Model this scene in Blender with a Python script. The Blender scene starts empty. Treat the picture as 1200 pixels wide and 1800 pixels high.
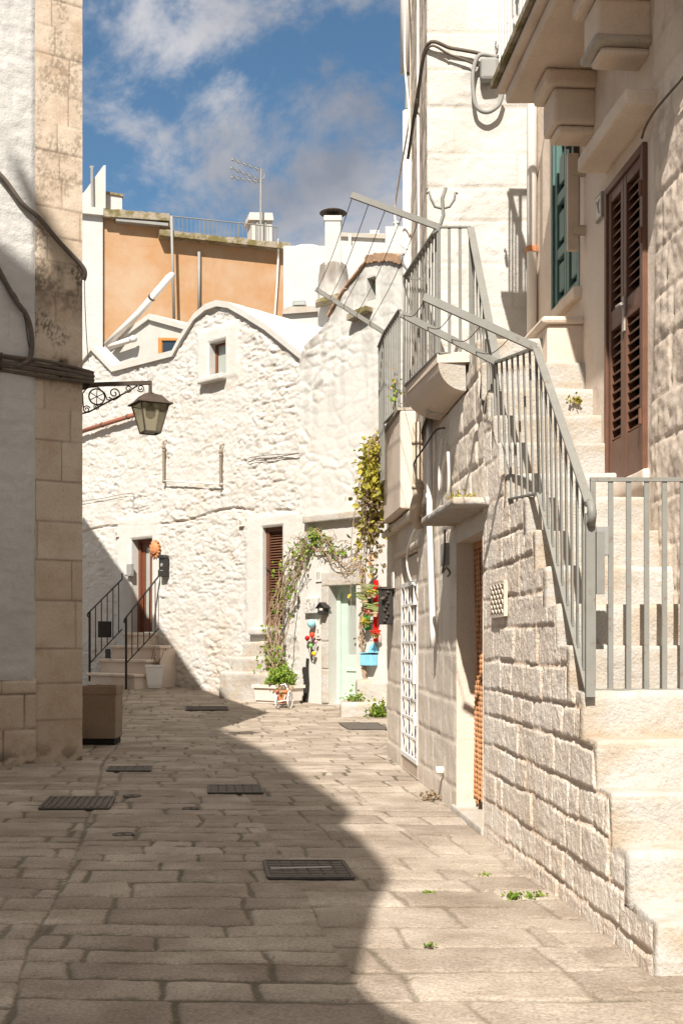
import bpy, math, random
import numpy as np
from mathutils import Vector, Matrix

# ------------------------------------------------------------------ camera, sky, sun, exposure
SC = bpy.context.scene
COL = SC.collection
EYE = 1.5            # camera height
FPX = 2100.0         # focal length in photo pixels (1200 x 1800)
HORX, HORY = 600.0, 1128.0
cam = bpy.data.cameras.new('camera'); camo = bpy.data.objects.new('camera', cam); COL.objects.link(camo)
cam.sensor_fit = 'VERTICAL'; cam.sensor_height = 36.0; cam.sensor_width = 24.0
cam.lens = 36.0 * FPX / 1800.0
cam.shift_x = 0.0; cam.shift_y = (HORY - 900.0) / 1800.0
cam.clip_start = 0.05; cam.clip_end = 3000
camo.location = (0, 0, EYE); camo.rotation_euler = (math.radians(90), 0, 0)
SC.camera = camo

SUN = Vector((0.20, 1.0, -1.06)).normalized()      # direction in which the light travels
SUN_EL = math.asin(-SUN.z)
SUN_AZ = math.atan2(-SUN.x, -SUN.y)                # azimuth of the sun itself, clockwise from +Y
SUN_STRENGTH = 5.0
SKY_STRENGTH = 0.1
EXPOSURE = 0.84
ld = bpy.data.lights.new('sun', 'SUN'); ld.energy = SUN_STRENGTH; ld.angle = math.radians(0.5); ld.color = (1.0, 0.94, 0.85)
lo = bpy.data.objects.new('sun', ld); COL.objects.link(lo)
lo.rotation_euler = SUN.to_track_quat('-Z', 'Y').to_euler(); lo.location = (-5, -20, 30)

W = bpy.data.worlds.new('World'); SC.world = W; W.use_nodes = True
nt = W.node_tree; nt.nodes.clear()
def wn(t, **k):
    n = nt.nodes.new(t)
    for a, b in k.items(): setattr(n, a, b)
    return n
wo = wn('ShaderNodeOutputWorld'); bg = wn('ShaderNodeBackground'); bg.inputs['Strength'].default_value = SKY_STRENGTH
sky = wn('ShaderNodeTexSky', sky_type='NISHITA'); sky.sun_disc = False
sky.sun_elevation = SUN_EL; sky.sun_rotation = SUN_AZ; sky.air_density = 1.0; sky.dust_density = 0.6; sky.ozone_density = 2.0
tc = wn('ShaderNodeTexCoord')
mp = wn('ShaderNodeMapping'); mp.inputs['Scale'].default_value = (1.0, 1.0, 1.5)
mp.inputs['Location'].default_value = (9.1, 9.9, 2.1)
nz = wn('ShaderNodeTexNoise'); nz.inputs['Scale'].default_value = 5.2; nz.inputs['Detail'].default_value = 9.0
nz.inputs['Roughness'].default_value = 0.62; nz.inputs['Distortion'].default_value = 0.25
cr = wn('ShaderNodeValToRGB'); cr.color_ramp.interpolation = 'EASE'
cr.color_ramp.elements[0].position = 0.43; cr.color_ramp.elements[0].color = (0, 0, 0, 1)
cr.color_ramp.elements[1].position = 0.575; cr.color_ramp.elements[1].color = (1, 1, 1, 1)
nz2 = wn('ShaderNodeTexNoise'); nz2.inputs['Scale'].default_value = 6.0; nz2.inputs['Detail'].default_value = 6.0
cc = wn('ShaderNodeValToRGB')
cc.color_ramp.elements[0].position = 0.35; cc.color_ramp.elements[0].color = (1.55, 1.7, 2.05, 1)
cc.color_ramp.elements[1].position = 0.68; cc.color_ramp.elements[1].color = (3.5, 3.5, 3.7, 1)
gm = wn('ShaderNodeMix', data_type='RGBA'); gm.blend_type = 'MULTIPLY'; gm.inputs[0].default_value = 1.0
gm.inputs[7].default_value = (0.47, 0.60, 0.62, 1)
mx = wn('ShaderNodeMix', data_type='RGBA')
L = nt.links.new
L(tc.outputs['Generated'], mp.inputs['Vector']); L(mp.outputs[0], nz.inputs['Vector']); L(mp.outputs[0], nz2.inputs['Vector'])
L(nz.outputs['Fac'], cr.inputs[0]); L(nz2.outputs['Fac'], cc.inputs[0])
L(sky.outputs[0], gm.inputs[6])
L(gm.outputs[2], mx.inputs[6])
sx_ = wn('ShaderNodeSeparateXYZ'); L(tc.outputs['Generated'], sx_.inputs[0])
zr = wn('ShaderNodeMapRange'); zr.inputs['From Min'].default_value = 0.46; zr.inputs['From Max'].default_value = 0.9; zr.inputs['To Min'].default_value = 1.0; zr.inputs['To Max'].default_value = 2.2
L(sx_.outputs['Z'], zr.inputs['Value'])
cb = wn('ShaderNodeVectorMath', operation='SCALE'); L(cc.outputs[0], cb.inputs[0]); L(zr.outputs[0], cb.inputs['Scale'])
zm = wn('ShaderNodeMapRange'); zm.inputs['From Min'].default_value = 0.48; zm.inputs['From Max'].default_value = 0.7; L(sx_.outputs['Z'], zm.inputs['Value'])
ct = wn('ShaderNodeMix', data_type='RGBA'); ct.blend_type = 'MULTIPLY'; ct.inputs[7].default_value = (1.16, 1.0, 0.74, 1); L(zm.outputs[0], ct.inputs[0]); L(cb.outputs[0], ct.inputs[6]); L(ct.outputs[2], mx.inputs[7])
zc_ = wn('ShaderNodeMath', operation='MULTIPLY'); zc_.inputs[1].default_value = 0.8; L(zm.outputs[0], zc_.inputs[0]); mk_ = wn('ShaderNodeMath', operation='MAXIMUM'); L(cr.outputs[0], mk_.inputs[0]); L(zc_.outputs[0], mk_.inputs[1]); L(mk_.outputs[0], mx.inputs[0])   # unseen overhead cloud added, brighter and warmer, to lift and warm the shade
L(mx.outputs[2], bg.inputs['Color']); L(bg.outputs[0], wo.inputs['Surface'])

vs = SC.view_settings
vs.view_transform = 'Standard'; vs.look = 'None'; vs.exposure = EXPOSURE; vs.gamma = 1.0; vs.use_curve_mapping = False
SC.render.engine = 'CYCLES'
try:
    SC.cycles.use_denoising = True
    SC.cycles.max_bounces = 8; SC.cycles.diffuse_bounces = 5
except Exception: pass

# ------------------------------------------------------------------ numpy noise
def _h(*a):
    h = np.full(np.broadcast(*a).shape, 2166136261, dtype=np.uint32)
    for x in a:
        h = (h ^ np.asarray(x).astype(np.int64).astype(np.uint32)) * np.uint32(16777619)
        h ^= h >> np.uint32(13); h = h * np.uint32(1274126177); h ^= h >> np.uint32(16)
    return h.astype(np.float64) / 4294967295.0
def vnoise(x, y, s=0):
    xi = np.floor(x); yi = np.floor(y); fx = x - xi; fy = y - yi
    fx = fx * fx * (3 - 2 * fx); fy = fy * fy * (3 - 2 * fy)
    a = _h(xi, yi, s); b = _h(xi + 1, yi, s); c = _h(xi, yi + 1, s); d = _h(xi + 1, yi + 1, s)
    return (a * (1 - fx) + b * fx) * (1 - fy) + (c * (1 - fx) + d * fx) * fy
def fbm(x, y, s=0, oct=4):
    t = 0; a = 0.5; n = 0
    for i in range(oct):
        t = t + a * vnoise(x, y, s + i * 17); n += a; a *= 0.5; x = x * 2.03 + 5.1; y = y * 2.03 + 1.7
    return t / n
def vnoise3(x, y, z, s=0):
    xi = np.floor(x); yi = np.floor(y); zi = np.floor(z); f = [x - xi, y - yi, z - zi]
    f = [q * q * (3 - 2 * q) for q in f]; r = 0
    for i in (0, 1):
        for j in (0, 1):
            for k in (0, 1):
                w = (f[0] if i else 1 - f[0]) * (f[1] if j else 1 - f[1]) * (f[2] if k else 1 - f[2])
                r = r + w * _h(xi + i, yi + j, zi + k, s)
    return r
def fbm3(x, y, z, s=0, oct=3):
    t = 0; a = 0.5; n = 0
    for i in range(oct):
        t = t + a * vnoise3(x, y, z, s + i * 17); n += a; a *= 0.5; x = x * 2.1 + 3.3; y = y * 2.1 + 1.1; z = z * 2.1 + 7.7
    return t / n
def worley(x, y, s=0, jit=0.9):
    xi = np.floor(x); yi = np.floor(y)
    f1 = np.full(x.shape, 9.0); f2 = np.full(x.shape, 9.0); idd = np.zeros(x.shape)
    for i in (-1, 0, 1):
        for j in (-1, 0, 1):
            cx = xi + i; cy = yi + j
            px = cx + 0.5 + jit * (_h(cx, cy, s) - 0.5); py = cy + 0.5 + jit * (_h(cx, cy, s + 7) - 0.5)
            d = np.hypot(x - px, y - py); r = _h(cx, cy, s + 13)
            closer = d < f1
            f2 = np.where(closer, f1, np.minimum(f2, d)); idd = np.where(closer, r, idd); f1 = np.where(closer, d, f1)
    return f1, f2, idd
def sstep(a, b, x):
    t = np.clip((x - a) / (b - a), 0, 1); return t * t * (3 - 2 * t)
def ashlar(U, Z, cuts, wmin, wmax, seed, warp=0.0):
    """courses of blocks: distance to the nearest joint and two random numbers per block"""
    rng = random.Random(seed)
    u = U + warp * (fbm(U * 3, Z * 3, seed + 1) - 0.5) * 2; z = Z + warp * (fbm(U * 2.2, Z * 4, seed + 2) - 0.5) * 2
    ci = np.clip(np.searchsorted(cuts, z) - 1, 0, len(cuts) - 2)
    E = np.zeros(U.shape); R1 = np.zeros(U.shape); R2 = np.zeros(U.shape)
    umin, umax = float(U.min()) - 2, float(U.max()) + 2
    for c in range(len(cuts) - 1):
        m = ci == c
        vj = [umin - rng.random()]
        while vj[-1] < umax: vj.append(vj[-1] + rng.uniform(wmin, wmax))
        if not m.any(): continue
        vj = np.array(vj); um = u[m]; zm = z[m]
        bi = np.clip(np.searchsorted(vj, um) - 1, 0, len(vj) - 2)
        e = np.minimum(np.minimum(um - vj[bi], vj[bi + 1] - um), np.minimum(zm - cuts[c], cuts[c + 1] - zm))
        E[m] = e; R1[m] = _h(bi, np.full(bi.shape, c), seed); R2[m] = _h(bi, np.full(bi.shape, c), seed + 5)
    return E, R1, R2
def courses(z0, z1, hmin, hmax, seed):
    r = random.Random(seed); c = [z0]
    while c[-1] < z1: c.append(c[-1] + r.uniform(hmin, hmax))
    return np.array(c)

# ------------------------------------------------------------------ things, parts, meshes
def tag(o, label, cat, group=None):
    o['label'] = label; o['category'] = cat
    if group: o['group'] = group
    return o
def thing(name, label, cat, loc, group=None):
    o = bpy.data.objects.new(name, None); COL.objects.link(o); o.location = Vector(loc); o.empty_display_size = 0.1
    return tag(o, label, cat, group)
def origin_of(o):
    p = Vector((0, 0, 0))
    while o is not None:
        p += o.location; o = o.parent
    return p
def link_mesh(name, me, mat, parent=None, loc=None, smooth=False):
    o = bpy.data.objects.new(name, me); COL.objects.link(o)
    if mat is not None:
        for m in (mat if isinstance(mat, (list, tuple)) else [mat]): me.materials.append(m)
    if parent is not None: o.parent = parent
    elif loc is not None: o.location = Vector(loc)
    if smooth: me.polygons.foreach_set('use_smooth', [True] * len(me.polygons))
    return o
class MB:
    def __init__(s): s.v = []; s.f = []; s.m = []; s.mi = 0
    def add(s, vs_, fs):
        b = len(s.v); s.v += [tuple(p) for p in vs_]; s.f += [tuple(i + b for i in f) for f in fs]; s.m += [s.mi] * len(fs)
    def box(s, p, ax, ay, az):
        p, ax, ay, az = Vector(p), Vector(ax), Vector(ay), Vector(az)
        c = [p, p + ax, p + ax + ay, p + ay, p + az, p + ax + az, p + ax + ay + az, p + ay + az]
        f = [(0, 3, 2, 1), (4, 5, 6, 7), (0, 1, 5, 4), (1, 2, 6, 5), (2, 3, 7, 6), (3, 0, 4, 7)]
        if ax.cross(ay).dot(az) < 0: f = [q[::-1] for q in f]
        s.add(c, f); return s
    def fbox(s, pl, u0, u1, o0, o1, z0, z1):
        return s.box(pl.at(u0, o0, z0), pl.u * (u1 - u0), pl.n * (o1 - o0), Vector((0, 0, z1 - z0)))
    def abox(s, x0, x1, y0, y1, z0, z1):
        return s.box((x0, y0, z0), (x1 - x0, 0, 0), (0, y1 - y0, 0), (0, 0, z1 - z0))
    def bar(s, a, b, w, h, side=None):
        a, b = Vector(a), Vector(b); d = (b - a).normalized()
        sd = Vector(side) if side is not None else (d.cross(Vector((0, 0, 1))) if abs(d.z) < 0.95 else d.cross(Vector((0, 1, 0))))
        sd = (sd - d * sd.dot(d)).normalized(); up = sd.cross(d).normalized()
        return s.box(a - sd * w / 2 - up * h / 2, sd * w, up * h, b - a)
    def tube(s, pts, r, seg=6, cap=True):
        pts = [Vector(p) for p in pts]; n = len(pts); rs = r if isinstance(r, (list, tuple)) else [r] * n
        vs_ = []; prev = None
        for i, p in enumerate(pts):
            d = (pts[min(i + 1, n - 1)] - pts[max(i - 1, 0)])
            d = d.normalized() if d.length > 1e-9 else Vector((0, 0, 1))
            if prev is None: a = d.cross(Vector((0, 0, 1)) if abs(d.z) < 0.9 else Vector((1, 0, 0))).normalized()
            else:
                a = prev - d * prev.dot(d)
                a = a.normalized() if a.length > 1e-6 else d.cross(Vector((1, 0, 0.3))).normalized()
            prev = a; b = d.cross(a)
            for k in range(seg):
                t = 2 * math.pi * k / seg; vs_.append(p + (a * math.cos(t) + b * math.sin(t)) * rs[i])
        fs = []
        for i in range(n - 1):
            for k in range(seg):
                k2 = (k + 1) % seg; fs.append((i * seg + k, i * seg + k2, (i + 1) * seg + k2, (i + 1) * seg + k))
        if cap: fs.append(tuple(range(seg))[::-1]); fs.append(tuple((n - 1) * seg + k for k in range(seg)))
        s.add(vs_, fs); return s
    def prism(s, poly, vec):
        poly = [Vector(p) for p in poly]; vec = Vector(vec); n = len(poly)
        nn = Vector((0, 0, 0))
        for i in range(n): nn += (poly[i] - poly[0]).cross(poly[(i + 1) % n] - poly[0])
        if nn.dot(vec) > 0: poly = poly[::-1]
        vs_ = poly + [p + vec for p in poly]
        fs = [tuple(range(n)), tuple(range(2 * n - 1, n - 1, -1))] + [((i + 1) % n, i, i + n, (i + 1) % n + n) for i in range(n)]
        s.add(vs_, fs); return s
    def lathe(s, c, prof, seg=16, ax=None, sx=1.0, sy=1.0, rot=0.0):
        c = Vector(c); vs_ = []; n = len(prof)
        A = Vector((0, 0, 1)) if ax is None else Vector(ax).normalized()
        B = A.cross(Vector((0, 1, 0)) if abs(A.y) < 0.9 else Vector((1, 0, 0))).normalized(); Cc = A.cross(B)
        for r, z in prof:
            for k in range(seg):
                t = 2 * math.pi * k / seg + rot; vs_.append(c + A * z + B * (r * math.cos(t) * sx) + Cc * (r * math.sin(t) * sy))
        fs = [(i * seg + k, i * seg + (k + 1) % seg, (i + 1) * seg + (k + 1) % seg, (i + 1) * seg + k) for i in range(n - 1) for k in range(seg)]
        fs.append(tuple(range(seg))[::-1]); fs.append(tuple((n - 1) * seg + k for k in range(seg)))
        s.add(vs_, fs); return s
    def ball(s, c, r, seg=14, rings=9, sz=1.0, ax=None):
        pr = [(max(1e-4, r * math.sin(math.pi * i / rings)), -r * sz * math.cos(math.pi * i / rings)) for i in range(rings + 1)]
        return s.lathe(c, pr, seg, ax)
    def build(s, name, mat, parent=None, loc=None, smooth=False, bevel=0.0, label=None):
        off = origin_of(parent) if parent is not None else Vector(loc if loc is not None else (0, 0, 0))
        me = bpy.data.meshes.new(name)
        me.from_pydata([(p[0] - off.x, p[1] - off.y, p[2] - off.z) for p in s.v], [], s.f); me.update()
        o = link_mesh(name, me, mat, parent, loc, smooth)
        if any(s.m): me.polygons.foreach_set('material_index', s.m)
        if bevel > 0:
            b = o.modifiers.new('bevel', 'BEVEL'); b.width = bevel; b.segments = 2; b.limit_method = 'ANGLE'; b.angle_limit = math.radians(40)
        if label: o['label'] = label
        return o
def grid_mesh(name, P, keep, attrs, mat, parent=None, loc=None, smooth=True, flip=False):
    """P: (R,C,3) world points; keep: (R-1,C-1) bool"""
    off = origin_of(parent) if parent is not None else Vector(loc if loc is not None else (0, 0, 0))
    R, C = P.shape[:2]
    idx = np.arange(R * C).reshape(R, C)
    q = np.stack([idx[:-1, :-1], idx[:-1, 1:], idx[1:, 1:], idx[1:, :-1]], -1)[keep]
    if flip: q = q[:, ::-1]
    used = np.zeros(R * C, bool); used[q.ravel()] = True
    rem = np.cumsum(used) - 1
    q = rem[q]
    v = P.reshape(-1, 3)[used] - np.array(off)
    me = bpy.data.meshes.new(name)
    me.vertices.add(len(v)); me.vertices.foreach_set('co', v.astype(np.float32).ravel())
    me.loops.add(q.size); me.loops.foreach_set('vertex_index', q.astype(np.int32).ravel())
    me.polygons.add(len(q)); me.polygons.foreach_set('loop_start', np.arange(0, q.size, 4, dtype=np.int32))
    me.polygons.foreach_set('loop_total', np.full(len(q), 4, dtype=np.int32))
    me.update(calc_edges=True); me.validate()
    for k, a in attrs.items():
        at = me.attributes.new(k, 'FLOAT', 'POINT'); at.data.foreach_set('value', a.reshape(-1)[used].astype(np.float32))
    return link_mesh(name, me, mat, parent, loc, smooth)
class Plane:
    """an upright wall plane: origin, direction along it, outward normal; hit() reads a measured photo point back onto it"""
    def __init__(s, O, u, n):
        s.O = Vector((O[0], O[1], 0)); s.u = Vector((u[0], u[1], 0)).normalized(); s.n = Vector((n[0], n[1], 0)).normalized()
    def at(s, u, o, z): return s.O + s.u * u + s.n * o + Vector((0, 0, z))
    def hit(s, px, py, o=0.0):
        r = Vector(((px - HORX) / FPX, 1.0, (HORY - py) / FPX)); c = Vector((0, 0, EYE))
        t = (s.O + s.n * o - c).dot(s.n) / r.dot(s.n)
        return c + r * t
    def uz(s, px, py, o=0.0):
        p = s.hit(px, py, o); return (p - s.O).dot(s.u), p.z
def at_depth(px, py, d): return Vector(((px - HORX) * d / FPX, d, EYE + (HORY - py) * d / FPX))
def lines(a, b, step, must=()):
    n = max(1, int(round((b - a) / step))); l = list(np.linspace(a, b, n + 1))
    for m in must:
        if a < m < b:
            k = int(np.argmin([abs(x - m) for x in l])); l[k] = m
    return np.array(sorted(set(l)))
def relief(name, pl, us, zs, hfun, mat, parent, holes=(), top=None, o=0.0, flat_edge=0.0, keepf=None):
    """a wall sheet with real relief; holes are (u0,u1,z0,z1); top(u) clips the upper outline"""
    U, Z = np.meshgrid(us, zs)
    if top is not None:
        T = top(us)[None, :]; Zc = np.minimum(Z, T)
    else: Zc = Z
    H, attrs = hfun(U, Zc)
    for (a, b, c, d) in holes:
        e = np.maximum(np.maximum(a - U, U - b), np.maximum(c - Zc, Zc - d))
        H = H * sstep(0.0, 0.05, e)
    P = np.zeros(U.shape + (3,))
    for k in range(3): P[..., k] = pl.O[k] + pl.u[k] * U + pl.n[k] * (H + o) + (Zc if k == 2 else 0)
    uc = 0.25 * (U[:-1, :-1] + U[1:, :-1] + U[:-1, 1:] + U[1:, 1:]); zc = 0.25 * (Z[:-1, :-1] + Z[1:, :-1] + Z[:-1, 1:] + Z[1:, 1:])
    keep = np.ones(uc.shape, bool)
    for (a, b, c, d) in holes: keep &= ~((uc > a) & (uc < b) & (zc > c) & (zc < d))
    if top is not None:
        dz = Zc[1:] - Zc[:-1]; keep &= (np.maximum(dz[:, :-1], dz[:, 1:]) > 1e-5)
    if keepf is not None: keep &= keepf(uc, zc)
    fl = pl.u.cross(Vector((0, 0, 1))).dot(pl.n) < 0
    return grid_mesh(name, P, keep, attrs, mat, parent, flip=fl)
def rblock(name, p, ax, ay, az, mat, parent=None, loc=None, step=0.04, r=0.02, amp=0.006, seed=1, fr=6.0, tone=0.5, label=None):
    """a worn stone block: box with rounded arrises and uneven faces"""
    p = np.array(Vector(p)); ax, ay, az = [np.array(Vector(q)) for q in (ax, ay, az)]
    Ls = [np.linalg.norm(q) for q in (ax, ay, az)]; E = [ax / Ls[0], ay / Ls[1], az / Ls[2]]
    r = min(r, min(Ls) * 0.49); off = np.array(origin_of(parent) if parent is not None else Vector(loc if loc is not None else (0, 0, 0)))
    rh = np.dot(np.cross(ax, ay), az) > 0
    VV, FF, base = [], [], 0
    def ax_lines(L):
        n = max(2, int(round(L / step))); t = list(np.linspace(r, L - r, n)); return np.array([0, r * 0.35] + t + [L - r * 0.35, L])
    for a, b, c in ((0, 1, 2), (1, 2, 0), (2, 0, 1)):
        A = ax_lines(Ls[a]); B = ax_lines(Ls[b]); G = np.meshgrid(A, B, indexing='ij')
        for side in (0, 1):
            q = np.zeros(G[0].shape + (3,)); q[..., a] = G[0]; q[..., b] = G[1]; q[..., c] = Ls[c] * side
            qi = np.clip(q, r, np.array(Ls) - r); d = q - qi; l = np.linalg.norm(d, axis=-1, keepdims=True); d = d / np.maximum(l, 1e-9)
            w = p + sum(qi[..., k:k + 1] * E[k] for k in range(3))
            nn = fbm3(w[..., 0] * fr + 50, w[..., 1] * fr + 50, w[..., 2] * fr + 50, seed)[..., None] - 0.5
            ql = qi + d * (r + amp * 2 * nn)
            w = p + sum(ql[..., k:k + 1] * E[k] for k in range(3)) - off
            VV.append(w.reshape(-1, 3)); n, m = G[0].shape
            ii = np.arange(n * m).reshape(n, m) + base
            f = np.stack([ii[:-1, :-1], ii[1:, :-1], ii[1:, 1:], ii[:-1, 1:]], -1).reshape(-1, 4)
            if (side == 0) == rh: f = f[:, ::-1]
            FF.append(f); base += n * m
    V = np.concatenate(VV); F = np.concatenate(FF)
    me = bpy.data.meshes.new(name); me.from_pydata(V.tolist(), [], F.tolist()); me.update()
    at = me.attributes.new('tone', 'FLOAT', 'POINT'); at.data.foreach_set('value', np.full(len(V), tone, np.float32))
    o = link_mesh(name, me, mat, parent, loc, True)
    if label: o['label'] = label
    return o

# ------------------------------------------------------------------ materials (all procedural)
def new_mat(name):
    m = bpy.data.materials.new(name); m.use_nodes = True; t = m.node_tree
    b = t.nodes['Principled BSDF']; b.inputs['Specular IOR Level'].default_value = 0.25
    return m, t, b
def nd(t, typ, **k):
    n = t.nodes.new(typ)
    for a, v in k.items(): setattr(n, a, v)
    return n
def noise(t, vec, scale, detail=4, rough=0.55):
    n = nd(t, 'ShaderNodeTexNoise'); n.inputs['Scale'].default_value = scale; n.inputs['Detail'].default_value = detail
    n.inputs['Roughness'].default_value = rough; t.links.new(vec, n.inputs['Vector']); return n.outputs['Fac']
def ramp(t, fac, a, b, ca=(0, 0, 0, 1), cb=(1, 1, 1, 1)):
    r = nd(t, 'ShaderNodeValToRGB'); r.color_ramp.elements[0].position = a; r.color_ramp.elements[1].position = b
    r.color_ramp.elements[0].color = ca; r.color_ramp.elements[1].color = cb; t.links.new(fac, r.inputs[0]); return r.outputs[0]
def mixc(t, fac, a, b, mode='MIX'):
    m = nd(t, 'ShaderNodeMix', data_type='RGBA'); m.blend_type = mode
    for s, v in ((m.inputs[0], fac), (m.inputs[6], a), (m.inputs[7], b)):
        if hasattr(v, 'is_output'): t.links.new(v, s)
        elif isinstance(v, (int, float)): s.default_value = v
        else: s.default_value = (v[0], v[1], v[2], 1)
    return m.outputs[2]
def math_(t, op, a, b=0.5, clamp=False):
    m = nd(t, 'ShaderNodeMath', operation=op); m.use_clamp = clamp
    for s, v in ((m.inputs[0], a), (m.inputs[1], b)):
        if hasattr(v, 'is_output'): t.links.new(v, s)
        else: s.default_value = v
    return m.outputs[0]
def attr(t, n):
    a = nd(t, 'ShaderNodeAttribute'); a.attribute_name = n; return a.outputs['Fac']
def objvec(t):
    return nd(t, 'ShaderNodeNewGeometry').outputs['Position']
def bump(t, b, h, dist=0.01, strength=0.6):
    n = nd(t, 'ShaderNodeBump'); n.inputs['Distance'].default_value = dist; n.inputs['Strength'].default_value = strength
    t.links.new(h, n.inputs['Height']); t.links.new(n.outputs[0], b.inputs['Normal'])
def stone(name, ca, cb, joint=(0.3, 0.24, 0.18), jfac=0.6, stain=(0.3, 0.25, 0.2), stain_lo=0.55, stain_hi=0.75, stain_amt=0.4,
          sscale=1.2, grain=60, pit=18, gamt=0.25, bd=0.006, rough=0.92, speck=0.0, speckcol=(0.09, 0.07, 0.05), streak=0.0, sdir=(1.2, 1.2, 11.0)):
    m, t, b = new_mat(name); p = objvec(t)
    n1 = noise(t, p, 2.3, 5); n2 = noise(t, p, grain, 3, 0.6); n3 = noise(t, p, pit, 5, 0.65)
    f = math_(t, 'ADD', math_(t, 'MULTIPLY', attr(t, 'tone'), 0.6), math_(t, 'SUBTRACT', math_(t, 'MULTIPLY', n1, 1.1), 0.3), True)
    c = mixc(t, f, ca, cb)
    st = math_(t, 'MULTIPLY', ramp(t, noise(t, p, sscale, 7, 0.62), stain_lo, stain_hi), stain_amt)
    c = mixc(t, st, c, stain)
    if streak > 0:
        mpn = nd(t, 'ShaderNodeMapping'); mpn.inputs['Scale'].default_value = sdir; t.links.new(p, mpn.inputs['Vector'])
        c = mixc(t, math_(t, 'MULTIPLY', ramp(t, noise(t, mpn.outputs[0], 1.0, 6, 0.6), 0.52, 0.68), streak), c, stain)
    c = mixc(t, math_(t, 'MULTIPLY', attr(t, 'joint'), jfac, True), c, joint)
    c = mixc(t, math_(t, 'MULTIPLY', attr(t, 'dirt'), 1.0, True), c, speckcol)
    g = ramp(t, n2, 0.3, 0.7, (1 - gamt, 1 - gamt, 1 - gamt, 1), (1, 1, 1, 1)); c = mixc(t, 1.0, c, g, 'MULTIPLY')
    if speck > 0:
        s = math_(t, 'MULTIPLY', ramp(t, n3, 0.60, 0.68), speck); c = mixc(t, s, c, speckcol)
    t.links.new(c, b.inputs['Base Color']); b.inputs['Roughness'].default_value = rough
    bump(t, b, math_(t, 'ADD', math_(t, 'MULTIPLY', n2, 0.35), n3), bd, 0.8)
    return m
def paint(name, c, rough=0.5, var=0.12, scale=6.0, metallic=0.0, chip=None, chip_amt=0.0, bd=0.0015):
    m, t, b = new_mat(name); p = objvec(t)
    n = noise(t, p, scale, 5); d = (c[0] * (1 - var * 2), c[1] * (1 - var * 2), c[2] * (1 - var * 2))
    col = mixc(t, n, d, tuple(min(1, q * (1 + var)) for q in c))
    if chip: col = mixc(t, math_(t, 'MULTIPLY', ramp(t, noise(t, p, scale * 3.1, 6, 0.7), 0.58, 0.66), chip_amt), col, chip)
    t.links.new(col, b.inputs['Base Color']); b.inputs['Roughness'].default_value = rough; b.inputs['Metallic'].default_value = metallic
    bump(t, b, noise(t, p, scale * 14, 3), bd, 0.5)
    return m
def foliage(name, ca, cb):
    m, t, b = new_mat(name); p = objvec(t)
    c = mixc(t, attr(t, 'tone'), ca, cb); c = mixc(t, math_(t, 'MULTIPLY', noise(t, p, 9, 2), 0.4), c, ca)
    t.links.new(c, b.inputs['Base Color']); b.inputs['Roughness'].default_value = 0.55
    tr = nd(t, 'ShaderNodeBsdfTranslucent'); t.links.new(c, tr.inputs['Color'])
    ms = nd(t, 'ShaderNodeMixShader'); ms.inputs[0].default_value = 0.35
    t.links.new(b.outputs[0], ms.inputs[1]); t.links.new(tr.outputs[0], ms.inputs[2])
    t.links.new(ms.outputs[0], t.nodes['Material Output'].inputs['Surface'])
    return m
def glass(name, c, rough=0.08):
    m, t, b = new_mat(name); b.inputs['Base Color'].default_value = (*c, 1); b.inputs['Roughness'].default_value = rough
    b.inputs['Specular IOR Level'].default_value = 0.8; return m

WHITEWASH = stone('whitewash', (0.47, 0.435, 0.39), (0.585, 0.57, 0.54), (0.46, 0.33, 0.22), 0.6, (0.52, 0.41, 0.31), 0.52, 0.72, 0.35, 0.9, 70, 22, 0.12, 0.012)
PLASTER = stone('white_plaster', (0.47, 0.455, 0.42), (0.575, 0.56, 0.53), (0.45, 0.37, 0.3), 0.5, (0.48, 0.41, 0.34), 0.52, 0.72, 0.45, 0.8, 50, 10, 0.08, 0.010, streak=0.25, sdir=(3.0, 3.0, 0.4))
COOLPLASTER = stone('cool_white_plaster', (0.46, 0.45, 0.43), (0.56, 0.55, 0.53), (0.34, 0.34, 0.34), 0.6, (0.46, 0.45, 0.43), 0.55, 0.75, 0.4, 0.8, 40, 8, 0.06, 0.02)
RUSTIC = stone('rough_limestone', (0.72, 0.59, 0.475), (0.86, 0.78, 0.69), (0.50, 0.31, 0.17), 0.6, (0.56, 0.41, 0.29), 0.50, 0.70, 0.5, 1.6, 55, 26, 0.3, 0.02, speck=0.40, speckcol=(0.38, 0.27, 0.19))
ASHLAR = stone('dressed_limestone', (0.58, 0.49, 0.40), (0.72, 0.64, 0.55), (0.5, 0.4, 0.3), 0.55, (0.42, 0.35, 0.28), 0.55, 0.74, 0.4, 1.3, 60, 20, 0.14, 0.008, speck=0.10, speckcol=(0.3, 0.24, 0.18))
PIER = stone('weathered_pier_stone', (0.50, 0.39, 0.285), (0.64, 0.545, 0.44), (0.16, 0.11, 0.08), 0.85, (0.40, 0.26, 0.17), 0.5, 0.7, 0.5, 1.9, 55, 24, 0.2, 0.006, speck=0.25, speckcol=(0.13, 0.1, 0.07))
STEPSTONE = stone('whitewashed_step_stone', (0.385, 0.35, 0.305), (0.50, 0.48, 0.45), (0.33, 0.27, 0.19), 0.5, (0.40, 0.31, 0.215), 0.46, 0.66, 0.7, 3.2, 60, 14, 0.16, 0.02, speck=0.45, speckcol=(0.33, 0.26, 0.19), streak=0.6)
SMOOTHSTONE = stone('smooth_limestone', (0.64, 0.525, 0.425), (0.74, 0.635, 0.54), (0.4, 0.3, 0.2), 0.5, (0.40, 0.31, 0.23), 0.52, 0.72, 0.45, 1.4, 60, 20, 0.12, 0.006)
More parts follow.
